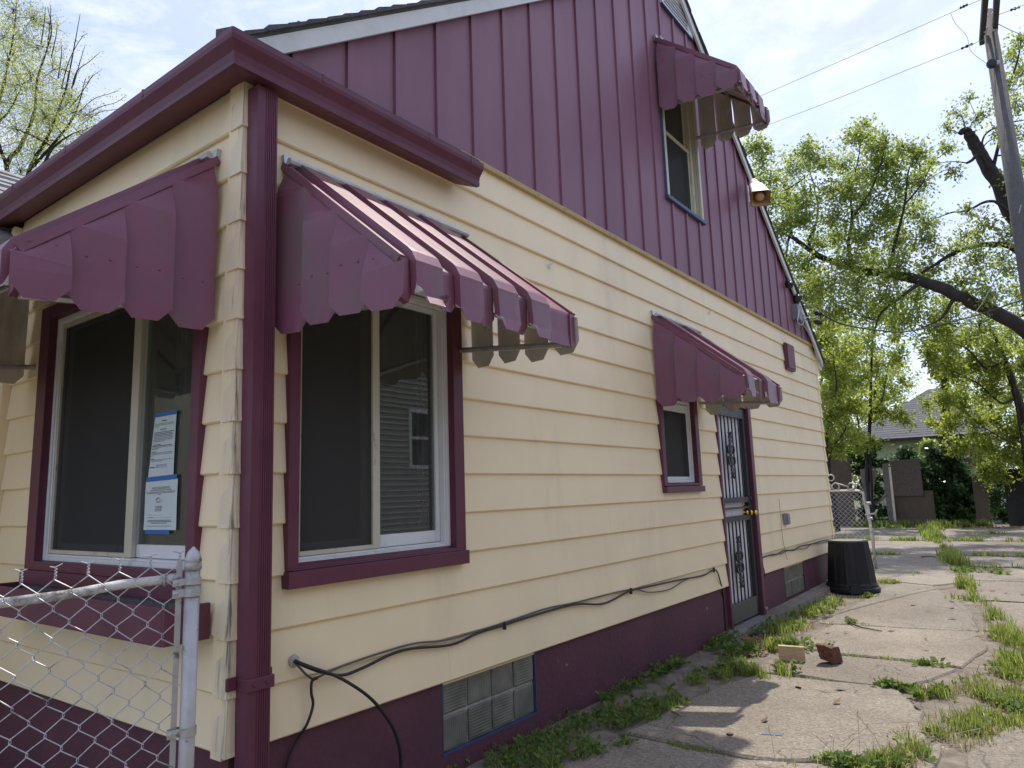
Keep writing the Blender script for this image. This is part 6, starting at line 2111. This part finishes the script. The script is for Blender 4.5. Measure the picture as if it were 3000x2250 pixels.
gr.patch([(-2.5, 16.2), (-1.6, 16.3)], .5, 700, .22, .018); gr.patch([(-2, 21.9), (-1, 22.0), (.4, 22.0)], .3, 700, .16, .02); gr.patch([(.6, 19.5), (1.5, 19.8)], .3, 300, .12, .018)
# centre strip between the two runs of slabs
pathc = [(1.82, 2.75), (1.95, 3.1), (1.98, 3.5), (2.0, 4.2), (2.12, 4.8), (2.06, 5.5), (1.97, 6.2), (1.92, 6.9), (1.74, 7.8), (1.55, 8.8), (1.42, 9.8), (1.26, 10.8), (1.16, 11.7)]
gr.patch(pathc[:5], .16, 2400, .10, .0055, thr=-.3); br.patch(pathc[:5], .17, 110, .04, .04, thr=.2)
gr.patch([(1.75, 3.6), (2.1, 3.9), (2.5, 4.15)], .26, 3600, .10, .006, thr=-.4); br.patch([(1.65, 3.75), (2.0, 3.7), (2.4, 3.8)], .24, 130, .042, .045, thr=.0)
gr.patch([(1.95, 3.3), (2.3, 3.5)], .24, 1500, .08, .006, thr=.2)
gr.patch(pathc[4:9], .09, 1900, .15, .008, thr=-.1); br.patch(pathc[4:9], .08, 40, .05, .05, thr=.3)
gr.patch(pathc[8:], .08, 750, .12, .011, thr=.1)
gr.patch([(1.5, 9.1), (1.42, 9.6)], .12, 420, .16, .011)
gr.patch([(1.14, 11.8), (1.05, 12.4), (.95, 13.0), (.9, 13.5)], .17, 1700, .24, .014, thr=-.8)
gr.patch([(.82, 13.8), (.55, 15.6), (.3, 17.2)], .10, 600, .12, .015, thr=.1)
gr.patch([(.2, 17.6), (-.1, 19), (-.3, 21), (-.35, 23.2)], .28, 2600, .22, .02)
gr.patch([(2.2, 4.6), (2.3, 5.4), (2.1, 6.2)], .16, 1300, .17, .007, thr=-.2); gr.patch([(1.8, 8.1), (3.2, 8.12), (4.3, 8.1)], .06, 500, .10, .010, thr=.1); gr.patch([(2.1, 6.18), (3.5, 6.2), (4.4, 6.2)], .06, 400, .10, .008, thr=.1)
gr.patch([(-2.6, 22.8), (-1, 22.9), (.2, 22.8), (1, 23.0)], .35, 2600, .28, .022)
gr.patch([(-3.2, 12), (-3.0, 17), (-3.0, 22)], .5, 1500, .2, .02)
# fence bottom and front yard
br.patch([(-1.5, -.5), (-.8, -.35), (-.1, -.3)], .25, 160, .06, .12); gr.patch([(-2.4, -.9), (-.5, -.6), (.2, -.9)], .5, 1600, .14, .006)
dry = Blades()
for pp, ww_, nn_, th in ((pathc[:5], .22, 900, -.6), ([(1.75, 3.6), (2.1, 3.9), (2.5, 4.15)], .3, 1100, -.6), (pathc[4:9], .12, 600, -.6), (W2([(2500, 2250), (2620, 2242), (2700, 2195), (2820, 2170)]), .12, 500, -.6), (W2([(2270, 1870), (2330, 1830), (2400, 1790)]), .16, 500, -.6),
                         ([(.12, 1.15), (.25, 2.0), (.4, 3.4), (.42, 4.6)], .22, 900, -.5), ([(1.3, 11.72), (4, 11.7)], .2, 300, -.5), ([(-2.5, 17.1), (4.5, 17.25)], .3, 500, -.5), ([(.4, 3.9), (.5, 5.6), (.5, 7.6)], .14, 500, -.3)):
    dry.patch(pp, ww_, nn_, .07, .005, lean=1.6, thr=th)
dry.build('dry_grass', M['straw'], 'dry straw coloured blades lying among the green grass')
gr.build('grass', M['grass'], 'grass growing in the joints between the concrete slabs')
br.build('weeds', M['weed'], 'low broad leaved weeds along the foundation and slab joints')
# seed stalks
mb = MB()
for i in range(30):
    q = [pathc[int(rng.integers(0, 7))], (.3, 4.5), tuple(PG(2400, 2235)[:2]), tuple(PG(2900, 1850)[:2])][int(rng.choice([0, 0, 0, 1, 2, 3]))]
    x, y = q[0] + rng.normal() * .10, q[1] + rng.normal() * .2
    h = rng.uniform(.08, .24); lx, ly = rng.normal(0, .08, 2)
    mb.tube([(x, y, G), (x + lx * .4, y + ly * .4, G + h * .6), (x + lx, y + ly, G + h)], [.0011, .001, .0018], 3)
tag(mb.build('grass_stalks', M['straw']), 'thin seed stalks standing above the grass', 'grass', kind='stuff')
# fallen leaves and crumbs
def litter(name, label, areas, n, size, m):
    V = []
    for (x0, x1, y0, y1, w) in areas:
        k = int(n * w)
        p = np.stack([rng.uniform(x0, x1, k), rng.uniform(y0, y1, k), G + rng.uniform(.004, .02, k)], 1)
        a = rng.uniform(0, 6.28, k); s = rng.uniform(.4, 1, k) * size
        d = np.stack([np.cos(a), np.sin(a), rng.uniform(-.2, .4, k)], 1) * s[:, None]; e = np.stack([-np.sin(a), np.cos(a), rng.uniform(-.4, .4, k)], 1) * s[:, None] * .5
        V.append(np.stack([p - d, p - e, p + d, p + e], 1))
    V = np.concatenate(V); nn_ = len(V)
    o = fast_mesh(name, V.reshape(-1, 3), [np.arange(4 * nn_).reshape(nn_, 4)], m)
    tag(o, label, 'litter', kind='stuff')


litter('leaf_litter', 'brown fallen leaves drifted by the rear fence and door step', [(.3, 4, 21.9, 23.3, .6), (.12, .4, 4.9, 5.6, .10), (.0, .5, 4.3, 4.9, .05), (.1, 2.3, 1.4, 9, .03)], 1500, .05, M['litter'])
litter('wood_chips', 'tan wood chips and crumbs scattered on the slabs', [(.5, 2.2, 1.5, 6.5, 1.0), (1.5, 3.2, 1.4, 3.2, .35)], 260, .011, M['straw'])
# dandelions gone to seed by the door
for (u, v, h, lab, fl) in ((2055, 1885, .36, 'tall dandelion seed head nearest the wall before the door', 0), (2062, 1888, .30, 'second dandelion seed head just right of the tallest', 0), (2112, 1830, .11, 'dandelion seed head beside the cable at the door', 0), (2254, 1855, .22, 'dandelion seed stalk right of the door step', 0), (2303, 1975, .05, 'orange dandelion flower at the end of the grass clump', 1)):
    p = PG(u, v); dl = thing('dandelion', lab, 'dandelion', (p[0], p[1], G), 'dandelions by the wall')
    rr = random.Random(int(u)); lx = rr.uniform(-.02, .05)
    mb = MB(); mb.tube([(p[0], p[1], G), (p[0] + lx * .2, p[1], G + h * .6), (p[0] + lx, p[1] + .01, G + h)], .0022, 4); mb.build('stalk', M['straw'], dl)
    mb = MB()
    c = np.array([p[0] + lx, p[1] + .01, G + h])
    for q in range(26):
        d = unit(np.array([rr.gauss(0, 1), rr.gauss(0, 1), rr.gauss(.3 if not fl else 1.2, 1)]))
        r_h = .014 if not fl else .016
        mb.tube([c, c + d * r_h], [.0016 if fl else .0012, .0028 if fl else .002], 3)
    mb.build('head', paint('seed_fluff', (.55, .54, .5), .9) if not fl else paint('dandelion_yellow', (.75, .38, .03), .8), dl)
